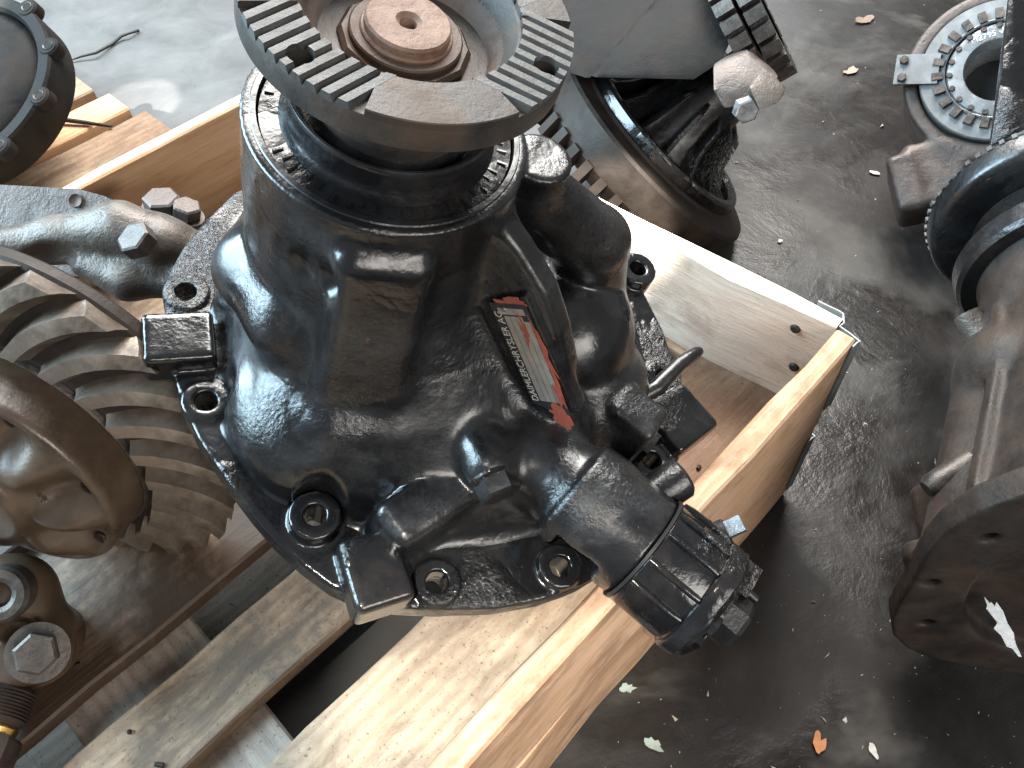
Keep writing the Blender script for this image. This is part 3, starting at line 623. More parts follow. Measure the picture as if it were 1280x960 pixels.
diff.part('plate_rivet', cyl(PF @ Vector((.0468, .004, .0008)), PF @ Vector((.0468, .004, .0022)), .0024, .0018, 14, .0004), 'steel_dull', parent=npl)
def blot(pts, zoff, name, mat, parent, th=.0004):
    me = prism(pts, zoff, zoff + th, PF, 0); return diff.part(name, me, mat, parent=parent)
def blob_poly(cx, cy, rx, ry, n=22, seed=0, j=.3):
    r = np.random.default_rng(seed); k = 1 + j * r.normal(size=n) * .6
    return [(cx + rx * k[i] * math.cos(i / n * 6.2832), cy + ry * k[i] * math.sin(i / n * 6.2832)) for i in range(n)]
blot(blob_poly(-.056, -.006, .014, .0085, seed=1), .0000, 'red_paint', 'red', npl, .0011)
blot(blob_poly(.052, -.004, .006, .012, seed=2), .0000, 'red_paint', 'red', npl, .0007)
blot(blob_poly(.028, -.006, .011, .0028, seed=3, j=.5), .0008, 'red_paint', 'red', npl, .0005)
blot(blob_poly(.006, -.0155, .03, .0022, seed=4, j=.5), .0002, 'red_paint', 'red', npl, .0009)
blot(blob_poly(-.03, -.013, .012, .003, seed=5, j=.5), .0008, 'red_paint', 'red', npl, .0005)

# plug and hex bolt on the oil passage
ax = Vector((.100, -.146, -.196)); bdir = Vector((.38, -.90, -.02)).normalized()
p0 = Vector((.100, -.138, -.176))
pl = diff.part('oil_plug', cyl(p0 + bdir * .004, p0 + bdir * .024, .0185, .0178, 32, .002), 'paint_wet')
diff.part('plug_bolt', hexbolt(p0 + bdir * .0235, bdir, .0165, .0145, .0, rot=.3), 'paint_dull', parent=pl)
p1 = Vector((.128, -.118, -.176)); diff.part('oil_plug', cyl(p1 - bdir * .01, p1 + bdir * .014, .012, .011, 24, .003), 'paint_wet')
# shift cylinder and its end
sdv = Vector(sd.tolist()); sav = Vector(SA.tolist())
def snv(t): return sav + sdv * t
sx = sdv.cross(Vector((0, 0, 1))).normalized(); sz = sx.cross(sdv)
cyln = diff.part('shift_cylinder', lathe([(0, .100), (.0435, .100), (.0455, .103), (.0455, .146), (.0448, .148), (.0465, .149), (.0465, .162), (.044, .166), (.030, .167), (.030, .172), (0, .172)], SA.tolist(), sd.tolist(), 72), 'paint_wet')
diff.part('gasket', lathe([(.0440, .0995), (.0462, .0995), (.0462, .1018), (.0440, .1018)], SA.tolist(), sd.tolist(), 64, True), 'rubber')
def around(th, r): return sx * (r * math.cos(th)) + sz * (r * math.sin(th))
for th in (30, 56, 86, 112, 140, 168):
    t_ = R(th); c_ = around(t_, .0448)
    diff.part('cylinder_rib', tube([snv(.104) + c_, snv(.112) + c_ * 1.03, snv(.140) + c_ * 1.03, snv(.147) + c_], .0028, 10), 'paint_wet', parent=cyln)
CF = Matrix.Identity(4)
for i in range(3): CF[i][0], CF[i][1], CF[i][2], CF[i][3] = sx[i], sz[i], sdv[i], sav[i]
cover = [(.047 * math.cos(a) * (1 + .10 * abs(math.cos(2 * a)) ** 3), .047 * math.sin(a) * (1 + .10 * abs(math.cos(2 * a)) ** 3)) for a in [k / 48 * 6.2832 for k in range(48)]]
diff.part('cover_plate', prism(cover, .1495, .1615, CF, .0015), 'paint_wet', parent=cyln)
for th in (45, 135, 225, 315):
    c_ = around(R(th), .0375)
    diff.part('cover_bolt', hexbolt(snv(.161) + c_, sdv, .0085, .0095, .0105, rot=th), 'paint_dull', parent=cyln)
diff.part('clamp_block', box((-.034, -.012, .158), (-.006, .030, .178), .004, CF), 'paint_wet', parent=cyln)
diff.part('clamp_block', box((.010, -.030, .158), (.036, .006, .174), .004, CF), 'paint_wet', parent=cyln)
diff.part('end_cap', lathe([(0, .165), (.021, .165), (.021, .186), (.018, .190), (0, .190)], (sav + sx * .004 + sz * .008).to_tuple(), sd.tolist(), 8, smooth=20), 'paint_dull', parent=cyln)
diff.part('cap_recess', cyl(snv(.174) - sx * .022 + sz * .020, snv(.1795) - sx * .022 + sz * .020, .0065, .007, 18), 'red', parent=cyln)
diff.part('round_boss', cyl((.228, -.168, -.188), (.263, -.146, -.172), .0172, .0168, 32, .003), 'paint')
# sensor with square head, lever plate
q0 = Vector((.276, -.196, -.180)); qd = Vector((.70, .25, .60)).normalized()
sen = diff.part('sensor_boss', cyl(q0 - qd * .02, q0 + qd * .012, .0155, .0145, 28, .002), 'paint_wet')
diff.part('sensor_collar', cyl(q0 + qd * .012, q0 + qd * .020, .010, .010, 24, .001), 'paint_dull', parent=sen)
bmq = bmesh.new(); xq, yq, zq = basis(qd); mq = Matrix.Identity(4)
for i in range(3): mq[i][0], mq[i][1], mq[i][2], mq[i][3] = xq[i], yq[i], qd[i], (q0 + qd * .020)[i]
diff.part('square_head', box((-.0062, -.0062, 0), (.0062, .0062, .013), .0012, mq), 'bright', parent=sen)
diff.part('lever_plate', tube([(.283, -.196, -.205), (.305, -.212, -.205), (.330, -.232, -.207)], [.005, .0042, .0036], 8), 'paint_dull')
# flat stub lever over the right lug
diff.part('vent_hose', tube([(.2500, -.055, -.218), (.268, -.045, -.208), (.290, -.022, -.200), (.306, -.010, -.198), (.312, -.006, -.199)], [.0075, .0075, .0068, .006, .004], 12), 'paint_smooth')
diff.part('lock_tab', box((-.020, -.012, 0), (.020, .012, .020), .003, Matrix.Translation((.248, -.085, -.236)) @ Matrix.Rotation(R(-40), 4, 'Z')), 'paint')

# ------------------------------------------------------------------ differential with bare ring gear, left in the crate
def cv(x, y, z): return RX * x + UP * y + FW * z
def cpos(x, y, z): return CAM + cv(x, y, z)
GW = Vector((-.304, -.943, .135)).normalized(); GO = CAM + .985 * (Vector((-.4212, .4806, .3033)) - CAM) + GW * .040 + Vector((-.008, 0, .012))
GF = frame(GO, cv(1, 0, .3), GW) @ Matrix.Scale(.925, 4)
ldiff = Thing('stripped_differential', GF, (0, 0, -.06), label='stripped brown differential with large bare ring gear, lying in the crate', cat='differential')
rg = ldiff.part('ring_gear', lathe([(.120, -.052), (.196, -.052), (.1985, -.049), (.1985, -.040), (.1955, -.036), (.188, -.032), (.1300, .001), (.125, .001), (.118, -.001)], seg=160, smooth=25), 'gear_dark')  # darker than the teeth: shade of the grooves put into the colour
def tooth_mesh():
    bm = bmesh.new(); q = []; n = 8
    for i in range(n + 1):
        t = i / n; r = .1295 + (.1955 - .1295) * t; zb = .0005 - .0345 * t - .004; th = -.30 * (t - .5) - .06 * (t - .5) ** 2 * 2
        wb = (.0132 + .0077 * t); wt = wb * .50; hh = .0235 + .004 * t - .004
        c = Vector((math.cos(th), math.sin(th), 0)); s_ = Vector((-c.y, c.x, 0)); nz = Vector((.46 * c.x, .46 * c.y, .888))
        p = c * r + Vector((0, 0, zb)); q.append([bm.verts.new(p - s_ * wb), bm.verts.new(p - s_ * wt * 1.35 + nz * hh * .5), bm.verts.new(p - s_ * wt + nz * hh), bm.verts.new(p + s_ * wt + nz * hh), bm.verts.new(p + s_ * wt * 1.35 + nz * hh * .5), bm.verts.new(p + s_ * wb)])
    for a, b in zip(q, q[1:]):
        for i in range(5): bm.faces.new((a[i], b[i], b[i + 1], a[i + 1]))
    bm.faces.new(q[0]); bm.faces.new(q[-1][::-1]); return bm_mesh(bm, 'tooth', 28)
tm = tooth_mesh(); NTH = 25
for k in range(NTH):
    ldiff.part('tooth', tm, 'tooth', parent=rg, loc=Matrix.Rotation(k / NTH * 2 * math.pi + .05, 4, 'Z'))
ldiff.part('shim_ring', lathe([(.1235, -.004), (.1235, .006), (.1262, .007), (.1272, .005), (.1272, -.004)], seg=120), 'bolt')
def lobes(th, r, h):
    return .015 * math.cos(8 * th) * max(0, 1 - ((r - .095) / .032) ** 2) if .063 < r < .127 else 0
cprof = [(.1325, -.01), (.1325, .070), (.1335, .076), (.1335, .082), (.131, .0855), (.1275, .0862), (.122, .0845), (.116, .0845), (.110, .086), (.104, .088), (.098, .0905), (.092, .093), (.086, .0955), (.080, .098), (.074, .101), (.068, .104), (.062, .107), (.058, .110), (.056, .116), (.05, .118), (.03, .118), (.03, .10)]
cs = ldiff.part('gear_case', lathe(cprof, seg=160, smooth=60, mod=lobes), 'brown', loc=Matrix.Translation((0, 0, -.034)) @ Matrix.Diagonal((.935, .935, 1, 1)))
for k in range(8):
    th = (k + .5) / 8 * 2 * math.pi
    ldiff.part('case_bolt_hole', lathe([(.006, .070), (.006, .0825), (.0075, .083), (.008, .081)], (.119 * math.cos(th), .119 * math.sin(th), 0), seg=18), 'hole', parent=cs)
ldiff.part('cast_numbers', text_mesh('7B', .011, Matrix.Translation((.078, .043, .1045)) @ Matrix.Rotation(R(-25), 4, 'Z'), .002), 'brown', parent=cs)
# mounting flange and bearing cap behind the ring gear
def pt(u, v, d): return GF.inverted() @ deep(u, v, d)
def hull(pts, bevel=.004, smooth=30):
    bm = bmesh.new()
    for p in pts: bm.verts.new(p)
    r = bmesh.ops.convex_hull(bm, input=bm.verts); bmesh.ops.delete(bm, geom=[v for v in bm.verts if not v.link_faces], context='VERTS')
    bmesh.ops.dissolve_limit(bm, angle_limit=.02, verts=bm.verts, edges=bm.edges)
    return bm_mesh(bm, 'hull', smooth, bevel)
def slab(pix, th, bevel=.003, inv=None, seg=None):
    """plate through pixel outline points (u, v, depth), thickened away from the camera."""
    P = [deep(*p) for p in pix]; c = sum(P, Vector()) / len(P); nn = Vector()
    for i in range(len(P)): nn += (P[i] - c).cross(P[(i + 1) % len(P)] - c)
    nn.normalize(); nn = nn if nn.dot(FW) > 0 else -nn; bm = bmesh.new(); I = (inv or GF).inverted()
    a = [bm.verts.new(I @ (p - nn * (p - c).dot(nn))) for p in P]; b = [bm.verts.new(I @ (p - nn * (p - c).dot(nn) + nn * th)) for p in P]
    bm.faces.new(a); bm.faces.new(b[::-1])
    for i in range(len(P)): bm.faces.new((a[i], b[i], b[(i + 1) % len(P)], a[(i + 1) % len(P)]))
    return bm_mesh(bm, 'slab', 30, bevel), nn
arc = [(-140, 232, .93), (0, 231, .93), (100, 237, .93), (130, 245, .928), (155, 257, .926), (172, 270, .925), (186, 290, .925), (188, 330, .925), (150, 345, .925), (0, 345, .93), (-140, 340, .93)]
me, nn = slab(arc, .018); ldiff.part('mounting_flange', me, 'cast_brown')
hp = pt(95, 251, .926); hd = GF.inverted().to_3x3() @ nn
ldiff.part('bolt_hole', lathe([(0, .0), (.0062, -.0012), (.0078, -.0022), (.0085, -.001)], hp, hd, 20), 'hole')
LF = frame(deep(150, 320, .86), cv(1, 0, 0), cv(-.15, .55, -.8))
def lp(u, v, d): return tuple(LF.inverted() @ deep(u, v, d))
b_ = SDF((-.20, -.09, -.06), (.12, .10, .06), .0028)
for p, q, r0, r1 in (((-40, 318, .85), (70, 300, .86), .020, .022), ((70, 300, .86), (150, 285, .86), .022, .026), ((150, 290, .86), (205, 305, .86), .028, .026), ((200, 300, .87), (250, 330, .88), .026, .03), ((110, 330, .86), (160, 350, .86), .016, .02), ((160, 352, .86), (235, 350, .87), .016, .02)):
    b_.add(b_.capsule(lp(*p), lp(*q), r0, r1), .02)
b_.sub(b_.ellipsoid(lp(62, 322, .842), (.026, .012, .016)), .008)
b_.sub(b_.ellipsoid(lp(205, 335, .838), (.018, .013, .014)), .008)
bc = ldiff.part('bearing_cap', b_.mesh('bearing_cap'), 'cast_grey', loc=GF.inverted() @ LF); bc.matrix_parent_inverse = ldiff.off
bp = pt(178, 306, .826); bd = GF.inverted().to_3x3() @ cv(-.30, .42, -.85).normalized()
ldiff.part('cap_bolt', hexbolt(bp, bd, .0195, .017, .0, rot=.2), 'bolt')
ldiff.part('cap_bolt', hexbolt(pt(205, 262, .95), GF.inverted().to_3x3() @ cv(.1, .6, -.7).normalized(), .022, .02, .026, rot=.5), 'cast_brown')
ldiff.part('cap_bolt', hexbolt(pt(232, 272, .95), GF.inverted().to_3x3() @ cv(.3, .6, -.6).normalized(), .018, .02, .022, rot=.1), 'cast_brown')
# near bearing cap, bottom left
KN = .74 / .55
NF = frame(deep(20, 780, .55 * KN), cv(1, 0, 0), cv(.25, .25, -.93)) @ Matrix.Scale(KN, 4)
def np_(u, v, d): return tuple(NF.inverted() @ deep(u, v, d * KN))
b_ = SDF((-.10, -.09, -.05), (.05, .07, .035), .0024)
b_.add(b_.capsule(np_(-60, 760, .56), np_(15, 745, .555), .028, .026))
b_.add(b_.capsule(np_(15, 750, .56), np_(50, 812, .56), .026, .022), .02)
b_.add(b_.box(np_(5, 790, .57), (.035, .035, .022), R(-35), rd=.008), .014)
b_.sub(b_.ellipsoid(np_(20, 792, .536), (.012, .010, .010)), .006)
nc = ldiff.part('bearing_cap', b_.mesh('bearing_cap'), 'brown', loc=GF.inverted() @ NF); nc.matrix_parent_inverse = ldiff.off
ni = GF.inverted().to_3x3()
pt_top = deep(22, 785, .765); ldiff.part('cap_pedestal', cyl(GF.inverted() @ Vector((pt_top.x, pt_top.y, .166)), GF.inverted() @ pt_top, .045, .038, 28, .004), 'brown')
ldiff.part('cap_bolt', hexbolt(pt(48, 815, .534 * KN), ni @ cv(.35, .15, -.92).normalized(), .0195, .019, .0275, rot=.3), 'bolt')
ldiff.part('bearing_cup', lathe([(.0115, 0), (.0115, .009), (.016, .012), (.023, .012), (.026, .007), (.026, -.015)], pt(2, 742, .530 * KN), ni @ cv(.2, .1, -.97).normalized(), 40), 'bolt')
# threaded fitting at the frame's lower left
UPH = Vector((.1, 1, .02))
fit = Thing('threaded_fitting', frame(at(-8, 905, .195), cv(1, -.12, 0), UPH) @ Matrix.Scale(1.10, 4), (0, 0, -.03), label='black threaded fitting with a brass ring at the bottom left corner of the crate', cat='fitting')
pr = [(0, .028), (.020, .028), (.022, .026)]
for k in range(9): pr += [(.0235, .024 - k * .0026), (.0215, .0227 - k * .0026)]
fit.part('threaded_end', lathe(pr + [(.018, -.002), (0, -.002)], seg=40, smooth=20), 'cast_dark')
fit.part('brass_ring', lathe([(0, -.002), (.019, -.002), (.020, -.004), (.0185, -.009), (0, -.009)], seg=40), 'brass')
fit.part('fitting_body', lathe([(0, -.009), (.024, -.009), (.026, -.012), (.026, -.05), (0, -.05)], seg=6, smooth=20), 'cast_dark')

# ------------------------------------------------------------------ pallet and round cover behind, far left
bpal = Thing('wooden_pallet', CR, (.1, 1.3, 0), label='weathered pallet of pale boards on the floor behind the crate, at the far left', cat='pallet')
for k, (q0, q1, du) in enumerate([(1.13, 1.276, .446), (1.30, 1.366, .431), (1.394, 1.50, .419), (1.53, 1.63, .41), (1.66, 1.80, .40)]):
    plank('deck_plank', -.55, du, q0, q1, .122, .144, ['wood_deck_clean', 'wood_new', 'wood_deck_clean', 'wood_deck', 'wood_deck'][k], 60 + k, thing=bpal)
for k, u in enumerate((-.52, -.1, .27)):
    plank('cross_plank', u, u + .12, 1.13, 1.80, .099, .1205, 'wood_grey', 70 + k, thing=bpal)
    for q in (1.13, 1.40, 1.66): bpal.part('spacer_block', box((u, q, .0005), (u + .12, q + .13, .0975), .002), 'wood_grey')
DO = cpos(-.796, .43, 1.21); DZ = cv(-.18, .28, -.94).normalized()
drum = Thing('axle_cover', frame(DO, cv(1, 0, 0), DZ), (0, 0, -.05), label='dark round axle housing cover with bolt lugs standing on the far left pallet', cat='cover')
drum.part('cover_rim', lathe([(.148, -.05), (.150, -.046), (.150, .004), (.147, .008), (.132, .008), (.128, .002), (.127, -.05)], seg=96), 'cast_black')
drum.part('cover_dome', lathe([(.129, -.02), (.126, -.004), (.112, .004), (.10, .014), (.09, .016), (.06, .03), (.0, .036)], seg=96, smooth=60), 'cast_black')
for th in (16, -16, -50, 50, 85, -85, 125, 160, -125, -160):
    c_, s_ = math.cos(R(th)), math.sin(R(th))
    lug = drum.part('bolt_lug', cyl((.148 * c_, .148 * s_, -.012), (.148 * c_, .148 * s_, .0095), .016, .0155, 24, .003), 'cast_black')
    drum.part('lug_hole', lathe([(0, .0075), (.006, .0085), (.0075, .0100), (.0082, .0088)], (.149 * c_, .149 * s_, .001), (0, 0, 1), 18), 'cast_grey', parent=lug)

# ------------------------------------------------------------------ carrier on the floor behind the crate
BW = cv(.66, .56, -.50).normalized(); BO = cpos(.228, .375, 1.30)
BF = frame(BO, cv(.7, -.7, 0), BW)
bdiff = Thing('axle_carrier', BF, (0, 0, -.09), label='oily black axle carrier with toothed crown wheel on the floor behind the crate', cat='carrier')
bdiff.part('crown_wheel', lathe([(.10, -.08), (.170, -.075), (.186, -.060), (.192, -.05), (.193, -.005), (.190, .0), (.160, .004), (.157, .008), (.150, .008), (.148, .0), (.10, -.002)], seg=140, smooth=25), 'gear_dark')
tb = bmesh.new(); add_box(tb, (.176, -.007, -.083), (.199, .007, -.047)); tbm = bm_mesh(tb, 'tooth', 0, .001)
for k in range(40): bdiff.part('tooth', tbm, 'gear_dark', loc=Matrix.Rotation(k / 40 * 6.2832, 4, 'Z')).matrix_parent_inverse = bdiff.off
bdiff.part('wheel_rim', lathe([(.152, -.01), (.152, .022), (.149, .026), (.140, .026), (.136, .020), (.134, -.02)], seg=120), 'paint_wet')
bdiff.part('ribbed_hub', lathe([(.140, -.03), (.10, -.01), (.075, .03), (.062, .08), (.055, .15), (.0, .15)], seg=64, smooth=60), 'paint_smooth')
for k in range(14):
    fr_ = prism([(.139, -.03), (.136, .016), (.118, .022), (.098, .045), (.085, .085), (.060, .10), (.058, -.02)], -.0035, .0035, Matrix.Rotation(k / 14 * 6.2832, 4, 'Z') @ Matrix.Rotation(R(90), 4, 'X'), .0015)
    bdiff.part('hub_rib', fr_, 'paint_wet')
BI = BF.inverted()
def bh(pix, bevel=.004): return hull([BI @ deep(*p) for p in pix], bevel)
bdiff.part('carrier_block', bh([(735, 98, 1.10), (868, 101, 1.09), (903, 78, 1.09), (950, -30, 1.13), (845, -30, 1.18), (760, 60, 1.22), (868, 70, 1.25), (900, 40, 1.25), (940, -40, 1.3), (850, -50, 1.35), (790, 60, 1.42), (860, 30, 1.45), (900, 0, 1.45), (820, -50, 1.5)], .008), 'cast_black')
bdiff.part('carrier_shoulder', bh([(660, -40, 1.30), (712, 92, 1.13), (737, 100, 1.105), (850, -35, 1.185), (690, 60, 1.35), (760, 60, 1.35), (840, -60, 1.40)], .006), 'cast_black')
bdiff.part('bearing_cap', bh([(890, 112, 1.06), (905, 138, 1.06), (962, 122, 1.05), (975, 95, 1.06), (935, 62, 1.08), (890, 80, 1.08), (905, 120, 1.18), (960, 90, 1.18), (930, 50, 1.18)], .008), 'cast_brown')
bdiff.part('cap_nub', bh([(935, 108, 1.04), (950, 140, 1.04), (975, 128, 1.04), (985, 108, 1.05), (950, 88, 1.05), (940, 120, 1.12), (975, 110, 1.12)], .006), 'cast_grey')
bdiff.part('cap_bolt', hexbolt(BI @ deep(930, 135, 1.06), BI.to_3x3() @ cv(.1, -.6, -.75).normalized(), .016, .014, 0), 'bright')
for (cx_, cy_, dd, rr) in ((922, 34, 1.16, .086), (950, 22, 1.155, .088)):
    ax_ = BI.to_3x3() @ cv(.80, .38, -.45).normalized(); c0 = BI @ deep(cx_, cy_, dd)
    ring = bdiff.part('adjuster_ring', lathe([(.05, -.012), (rr - .010, -.012), (rr - .010, .012), (.05, .012)], c0, ax_, 64), 'paint_smooth')
    x_, y_, d_ = basis(ax_)
    for k in range(22):
        th = k / 22 * 6.2832; mq = Matrix.Identity(4); er = x_ * math.cos(th) + y_ * math.sin(th); et = d_.cross(er); pp = c0 + er * (rr - .004)
        for i in range(3): mq[i][0], mq[i][1], mq[i][2], mq[i][3] = er[i], et[i], d_[i], pp[i]
        bdiff.part('adjuster_lug', box((-.008, -.0085, -.0125), (.006, .0085, .0125), .0015, mq), 'bolt', parent=ring)

# ------------------------------------------------------------------ bearing carrier, top right
RO_ = deep(1250, 88, 1.22); RZ = cv(-.42, .10, -.88).normalized()
RF = frame(RO_, cv(1, 0, -.4), RZ)
bear = Thing('bearing_carrier', RF, (0, 0, -.1), label='brown cast carrier holding a bright steel bearing, on the floor at top right', cat='carrier')
b_ = SDF((-.16, -.24, -.12), (.16, .15, .03), .003)
b_.add(b_.cyl((0, 0, -.10), (0, 0, -.004), .128, .006))
b_.add(b_.box((.0, -.14, -.05), (.13, .05, .045), rd=.012), .02)
b_.add(b_.box((-.125, -.15, -.05), (.02, .045, .05), R(12), rd=.01), .02)
b_.sub(b_.box((.03, -.150, -.002), (.075, .020, .02), rd=.008), .010)
b_.sub(b_.cyl((0, 0, -.035), (0, 0, .05), .108, .001)); b_.sub(b_.cyl((0, 0, -.2), (0, 0, .05), .055, .001))
bear.part('casting', b_.mesh('casting'), 'cast_brown')
ar = bear.part('adjuster_ring', lathe([(.072, -.03), (.072, .004), (.074, .006), (.104, .006), (.106, .004), (.106, -.03)], seg=96), 'steel_dull')
for k in range(24):
    th = k / 24 * 6.2832; bear.part('ring_notch', box((-.0075, -.0052, -.004), (.0075, .0052, .0085), .001, Matrix.Rotation(th, 4, 'Z') @ Matrix.Translation((.082, 0, .004))), 'bolt', parent=ar)
bear.part('retainer_wire', lathe([(.0715, .008), (.0735, .010), (.0755, .008), (.0735, .006)], seg=96, closed=True, smooth=60), 'steel')
br = bear.part('bearing_race', lathe([(.070, -.03), (.070, .004), (.068, .006), (.060, .007), (.048, .006), (.046, .002), (.046, -.07), (.05, -.075)], seg=96, smooth=35), 'steel')
bear.part('bore_shade_disc', lathe([(0, -.066), (.047, -.066)], seg=40), 'rubber', parent=br)  # black disc added to stand in for the dark depth of the bore
for k in range(20):
    th = k / 20 * 6.2832; bear.part('roller', cyl((.0655 * math.cos(th), .0655 * math.sin(th), 0), (.0655 * math.cos(th), .0655 * math.sin(th), .0095), .0042, .0042, 10, .0006), 'bolt', parent=br)
bear.part('race_marking', text_mesh('M2795 √', .012, Matrix.Rotation(R(12), 4, 'Z') @ Matrix.Translation((-.004, .0545, .0072)), .0002), 'white', parent=br)
lpf = Matrix.Rotation(R(172), 4, 'Z')
lk = bear.part('lock_plate', box((.080, -.024, .006), (.140, .022, .011), .0015, lpf), 'steel_dull')
for y_ in (-.014, .013): bear.part('lock_bolt', hexbolt(lpf @ Vector((.129, y_, .011)), (0, 0, 1), .0068, .006, 0), 'bolt', parent=lk)
bear.part('cross_bar', hull([RF.inverted() @ deep(*p) for p in ((1262, -20, 1.10), (1300, -20, 1.10), (1252, 90, 1.08), (1290, 90, 1.08), (1236, 185, 1.08), (1275, 160, 1.06), (1262, -20, 1.16), (1310, -20, 1.16), (1236, 185, 1.13), (1285, 160, 1.13))], .006), 'paint_wet')

# ------------------------------------------------------------------ second differential on its side, right edge
QB = Vector((.605, .315, .225)); QT = Vector((.672, .83, .235))
QF = frame(QB, (1, 0, 0), QT - QB)
rd = Thing('grey_differential', QF, (0, .0, 0), label='dull dark grey differential lying on its side on the oily floor at the right edge', cat='differential')
b_ = SDF((-.27, -.26, -.03), (.05, .26, .40), .0032)
b_.add(b_.profile([-.01, .04, .10, .18, .24, .30, .38], [0] * 7, [0] * 7, [.190, .18, .155, .125, .105, .098, .095]))
b_.add(b_.plate([(.25 * math.cos(a) * (1 + .05 * math.cos(5 * a + .6)), .25 * math.sin(a) * (1 + .05 * math.cos(5 * a + .6))) for a in [k / 40 * 6.2832 for k in range(40)]], -.022, .004, .003), .010)
b_.add(b_.box((-.13, .09, .06), (.05, .04, .07), R(30), rd=.012), .02)
b_.add(b_.cyl((-.08, .10, .12), (-.13, .17, .14), .028, .004), .012)
b_.add(b_.ellipsoid((-.10, .02, .24), (.04, .05, .05)), .02)
for th in (150, 175, 200, 225, 250):
    c_, s_ = math.cos(R(th)), math.sin(R(th)); b_.add(b_.cyl((.222 * c_, .222 * s_, 0), (.222 * c_, .222 * s_, .016), .02, .002), .005); b_.sub(b_.cyl((.222 * c_, .222 * s_, -.1), (.222 * c_, .222 * s_, .1), .0085, .0005))
for th in (140, 185, 232): b_.add(b_.fin(R(th), [(.05, .30), (.10, .31), (.125, .22), (.185, .06), (.20, 0), (.05, 0)], 0, .009, .003), .012)
b_.add(b_.ellipsoid((-.095, .07, .15), (.055, .07, .07)), .03)
b_.add(b_.capsule((-.18, .04, .02), (-.08, .05, .30), .035, .03), .03)
b_.add(b_.capsule((-.14, .14, .02), (-.05, .09, .33), .04, .03), .03)
b_.sub(b_.cyl((0, 0, -.1), (0, 0, -.004), .185, .004), .004)
rd.part('housing', b_.mesh('housing'), 'cast_dark')
rd.part('seal_ring', lathe([(.09, .37), (.112, .372), (.116, .378), (.116, .40), (.110, .405), (.075, .41), (.07, .42)], seg=96), 'paint_smooth')
rd.part('hub', lathe([(.07, .40), (.07, .44), (.085, .452)], seg=72), 'paint_smooth')
pf = rd.part('pinion_flange', lathe([(.075, .452), (.122, .456), (.128, .460), (.130, .464), (.130, .486), (.127, .49), (.09, .49), (.08, .48)], seg=120), 'paint_smooth')
for k in range(60): rd.part('serration', box((.105, -.0028, .486), (.1315, .0028, .4925), .0006, Matrix.Rotation(k / 60 * 6.2832, 4, 'Z')), 'flange', parent=pf)
for th in (170, 215, 125): rd.part('flange_bolt_hole', lathe([(0, .4575), (.007, .457), (.0085, .4555), (.0092, .4572)], (.112 * math.cos(R(th)), .112 * math.sin(R(th)), 0), seg=18), 'hole', parent=pf)
def qp(u, v, d): return QF.inverted() @ deep(u, v, d)
stb = rd.part('breather_pipe', tube([qp(1158, 612, .86), qp(1164, 608, .86), qp(1176, 601, .86), qp(1215, 578, .86)], [.009, .0125, .0135, .0145], 20), 'bolt')
rd.part('stub', tube([qp(1208, 392, .99), qp(1228, 425, .98), qp(1245, 460, .98)], [.015, .017, .02], 20), 'cast_grey')
rd.part('paint_mark', prism(blob_poly(0, 0, .006, .026, 20, 11, .5), 0, .0008, QF.inverted() @ frame(deep(1252, 782, .80), cv(1, .35, 0), cv(0, .4, -.9)), 0), 'white')

# ------------------------------------------------------------------ litter on the floor
def chip(name, u, v, rx, ry, ang, mat, label, cat, seed, th=.0012, group=None, curl=.3):
    p = at(u, v, .0015); r = np.random.default_rng(seed); bm = bmesh.new(); n = 14
    def pt_(k, s): a = k / n * 6.2832; kk = 1 + .22 * r.normal(); return (rx * kk * math.cos(a) * s, ry * kk * math.sin(a) * s)
    ring = [pt_(k, 1) for k in range(n)]
    top = [bm.verts.new((x, y, th + curl * (x * x / rx + y * y / ry) * .5)) for x, y in ring]; bot = [bm.verts.new((x, y, curl * (x * x / rx + y * y / ry) * .5)) for x, y in ring]
    ct = bm.verts.new((0, 0, th)); cb = bm.verts.new((0, 0, 0))
    for i in range(n):
        j = (i + 1) % n; bm.faces.new((ct, top[i], top[j])); bm.faces.new((cb, bot[j], bot[i])); bm.faces.new((top[i], bot[i], bot[j], top[j]))
    o = bpy.data.objects.new(name, bm_mesh(bm, name, 40)); C.objects.link(o); o.location = p; o.rotation_euler = (0, 0, R(ang)); o.data.materials.append(M[mat]); tag(o, label, cat, group); return o
M['leaf'] = plain('dry_leaf', (.19, .125, .085), .6, 0, .3, 120); M['leaf2'] = plain('pale_leaf', (.30, .23, .17), .6, 0, .3, 120); M['chipw'] = plain('pale_chip', (.6, .56, .52), .6)
M['leaf3'] = plain('orange_leaf', (.42, .17, .06), .6, 0, .3, 120); M['mint'] = plain('pale_green_chip', (.30, .36, .33), .5); M['twig'] = plain('black_twig', (.02, .018, .016), .6)
G_ = 'dry leaves on the floor'
chip('dry_leaf', 1080, 26, .022, .012, 20, 'leaf', 'brown dry leaf on the floor near the top edge, left of the bearing carrier', 'leaf', 1, group=G_)
chip('dry_leaf', 1062, 90, .018, .008, 25, 'leaf2', 'small cream leaf lying on the floor, lowest of those near the bearing', 'leaf', 4, group=G_)
chip('dry_leaf', 1024, 930, .0055, .011, -12, 'leaf3', 'orange dry leaf on the oily floor at the bottom of the picture', 'leaf', 6, group=G_)
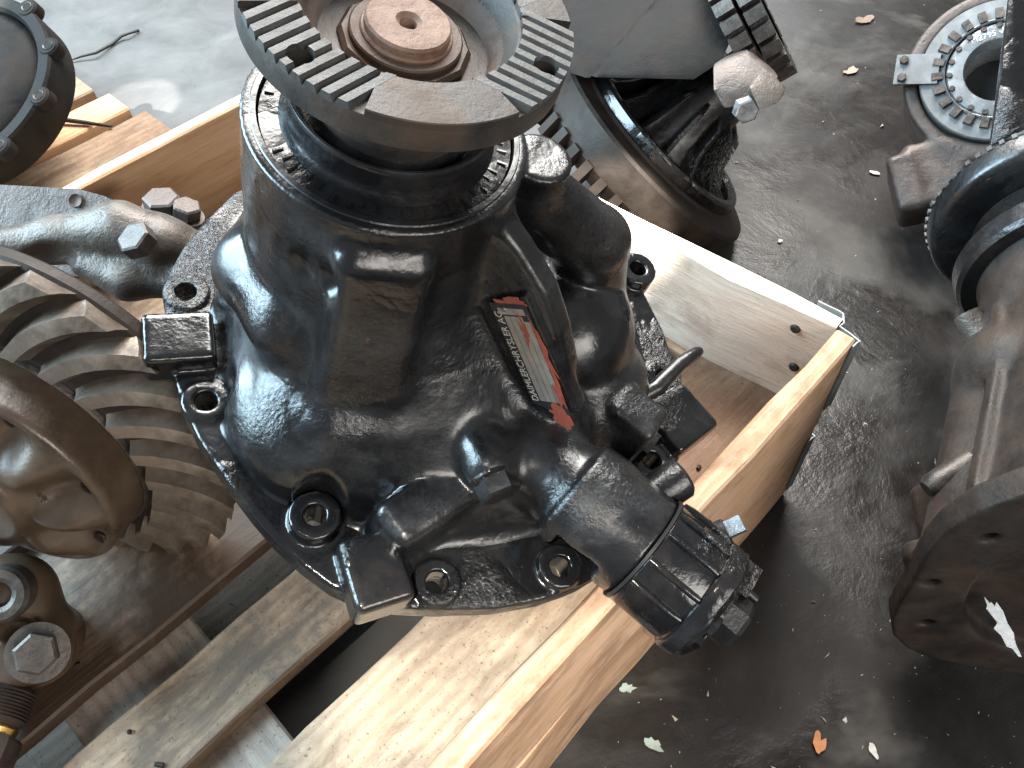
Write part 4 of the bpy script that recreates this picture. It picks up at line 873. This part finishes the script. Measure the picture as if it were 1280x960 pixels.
chip('wood_chip', 1091, 938, .0035, .009, 10, 'chipw', 'white chip on the oily floor beside the orange leaf', 'chip', 7)
chip('paint_flake', 818, 930, .010, .006, -30, 'mint', 'pale green paint flake on the floor below the crate corner', 'flake', 8)
chip('paint_flake', 783, 861, .008, .005, 15, 'mint', 'pale green flake tight against the near crate side', 'flake', 9)
chip('wood_chip', 1094, 217, .009, .005, -20, 'chipw', 'white chip on wet floor left of the brown bearing carrier', 'chip', 10)
chip('wood_chip', 975, 302, .004, .0035, 0, 'chipw', 'tiny pale chip on the floor beyond the crate corner', 'chip', 12)
tw = [(84, 77), (100, 71), (120, 66), (140, 55), (152, 45), (160, 42), (173, 38)]
o = bpy.data.objects.new('twig', tube([at(u, v, .004 + .004 * (i % 3)) for i, (u, v) in enumerate(tw)], [.0012, .0022, .003, .0034, .003, .0026, .0034], 8)); C.objects.link(o); o.data.materials.append(M['twig']); tag(o, 'thin black bent twig on the dry grey floor at the upper left', 'twig')
o = bpy.data.objects.new('stick', tube([at(75, 149, .152), at(105, 153, .15), at(140, 158, .148)], [.004, .0035, .002], 8)); C.objects.link(o); o.data.materials.append(M['twig']); tag(o, 'dark thin stick lying across the boards of the far left pallet', 'stick')
# grit scattered on the floor
bm = bmesh.new(); r = np.random.default_rng(5)
for k in range(650):
    u, v = r.uniform(700, 1300), r.uniform(-40, 1000); p = at(u, v, 0)
    ul = (p.x + p.y) * S2; ql = (p.y - p.x) * S2
    if .12 < ql < .98 and ul < .67: continue
    s_ = .0006 + .0022 * r.random() ** 6; vs = [bm.verts.new(p + Vector((r.normal() * s_, r.normal() * s_, abs(r.normal()) * s_ * .7))) for _ in range(4)]
    for f in ((0, 1, 2), (0, 1, 3), (0, 2, 3), (1, 2, 3)): bm.faces.new([vs[i] for i in f])
gr = bpy.data.objects.new('floor_grit', bm_mesh(bm, 'grit', 0)); C.objects.link(gr); M['grit'] = plain('pale_grit', (.34, .31, .27), .6); gr.data.materials.append(M['grit']); tag(gr, kind='stuff')
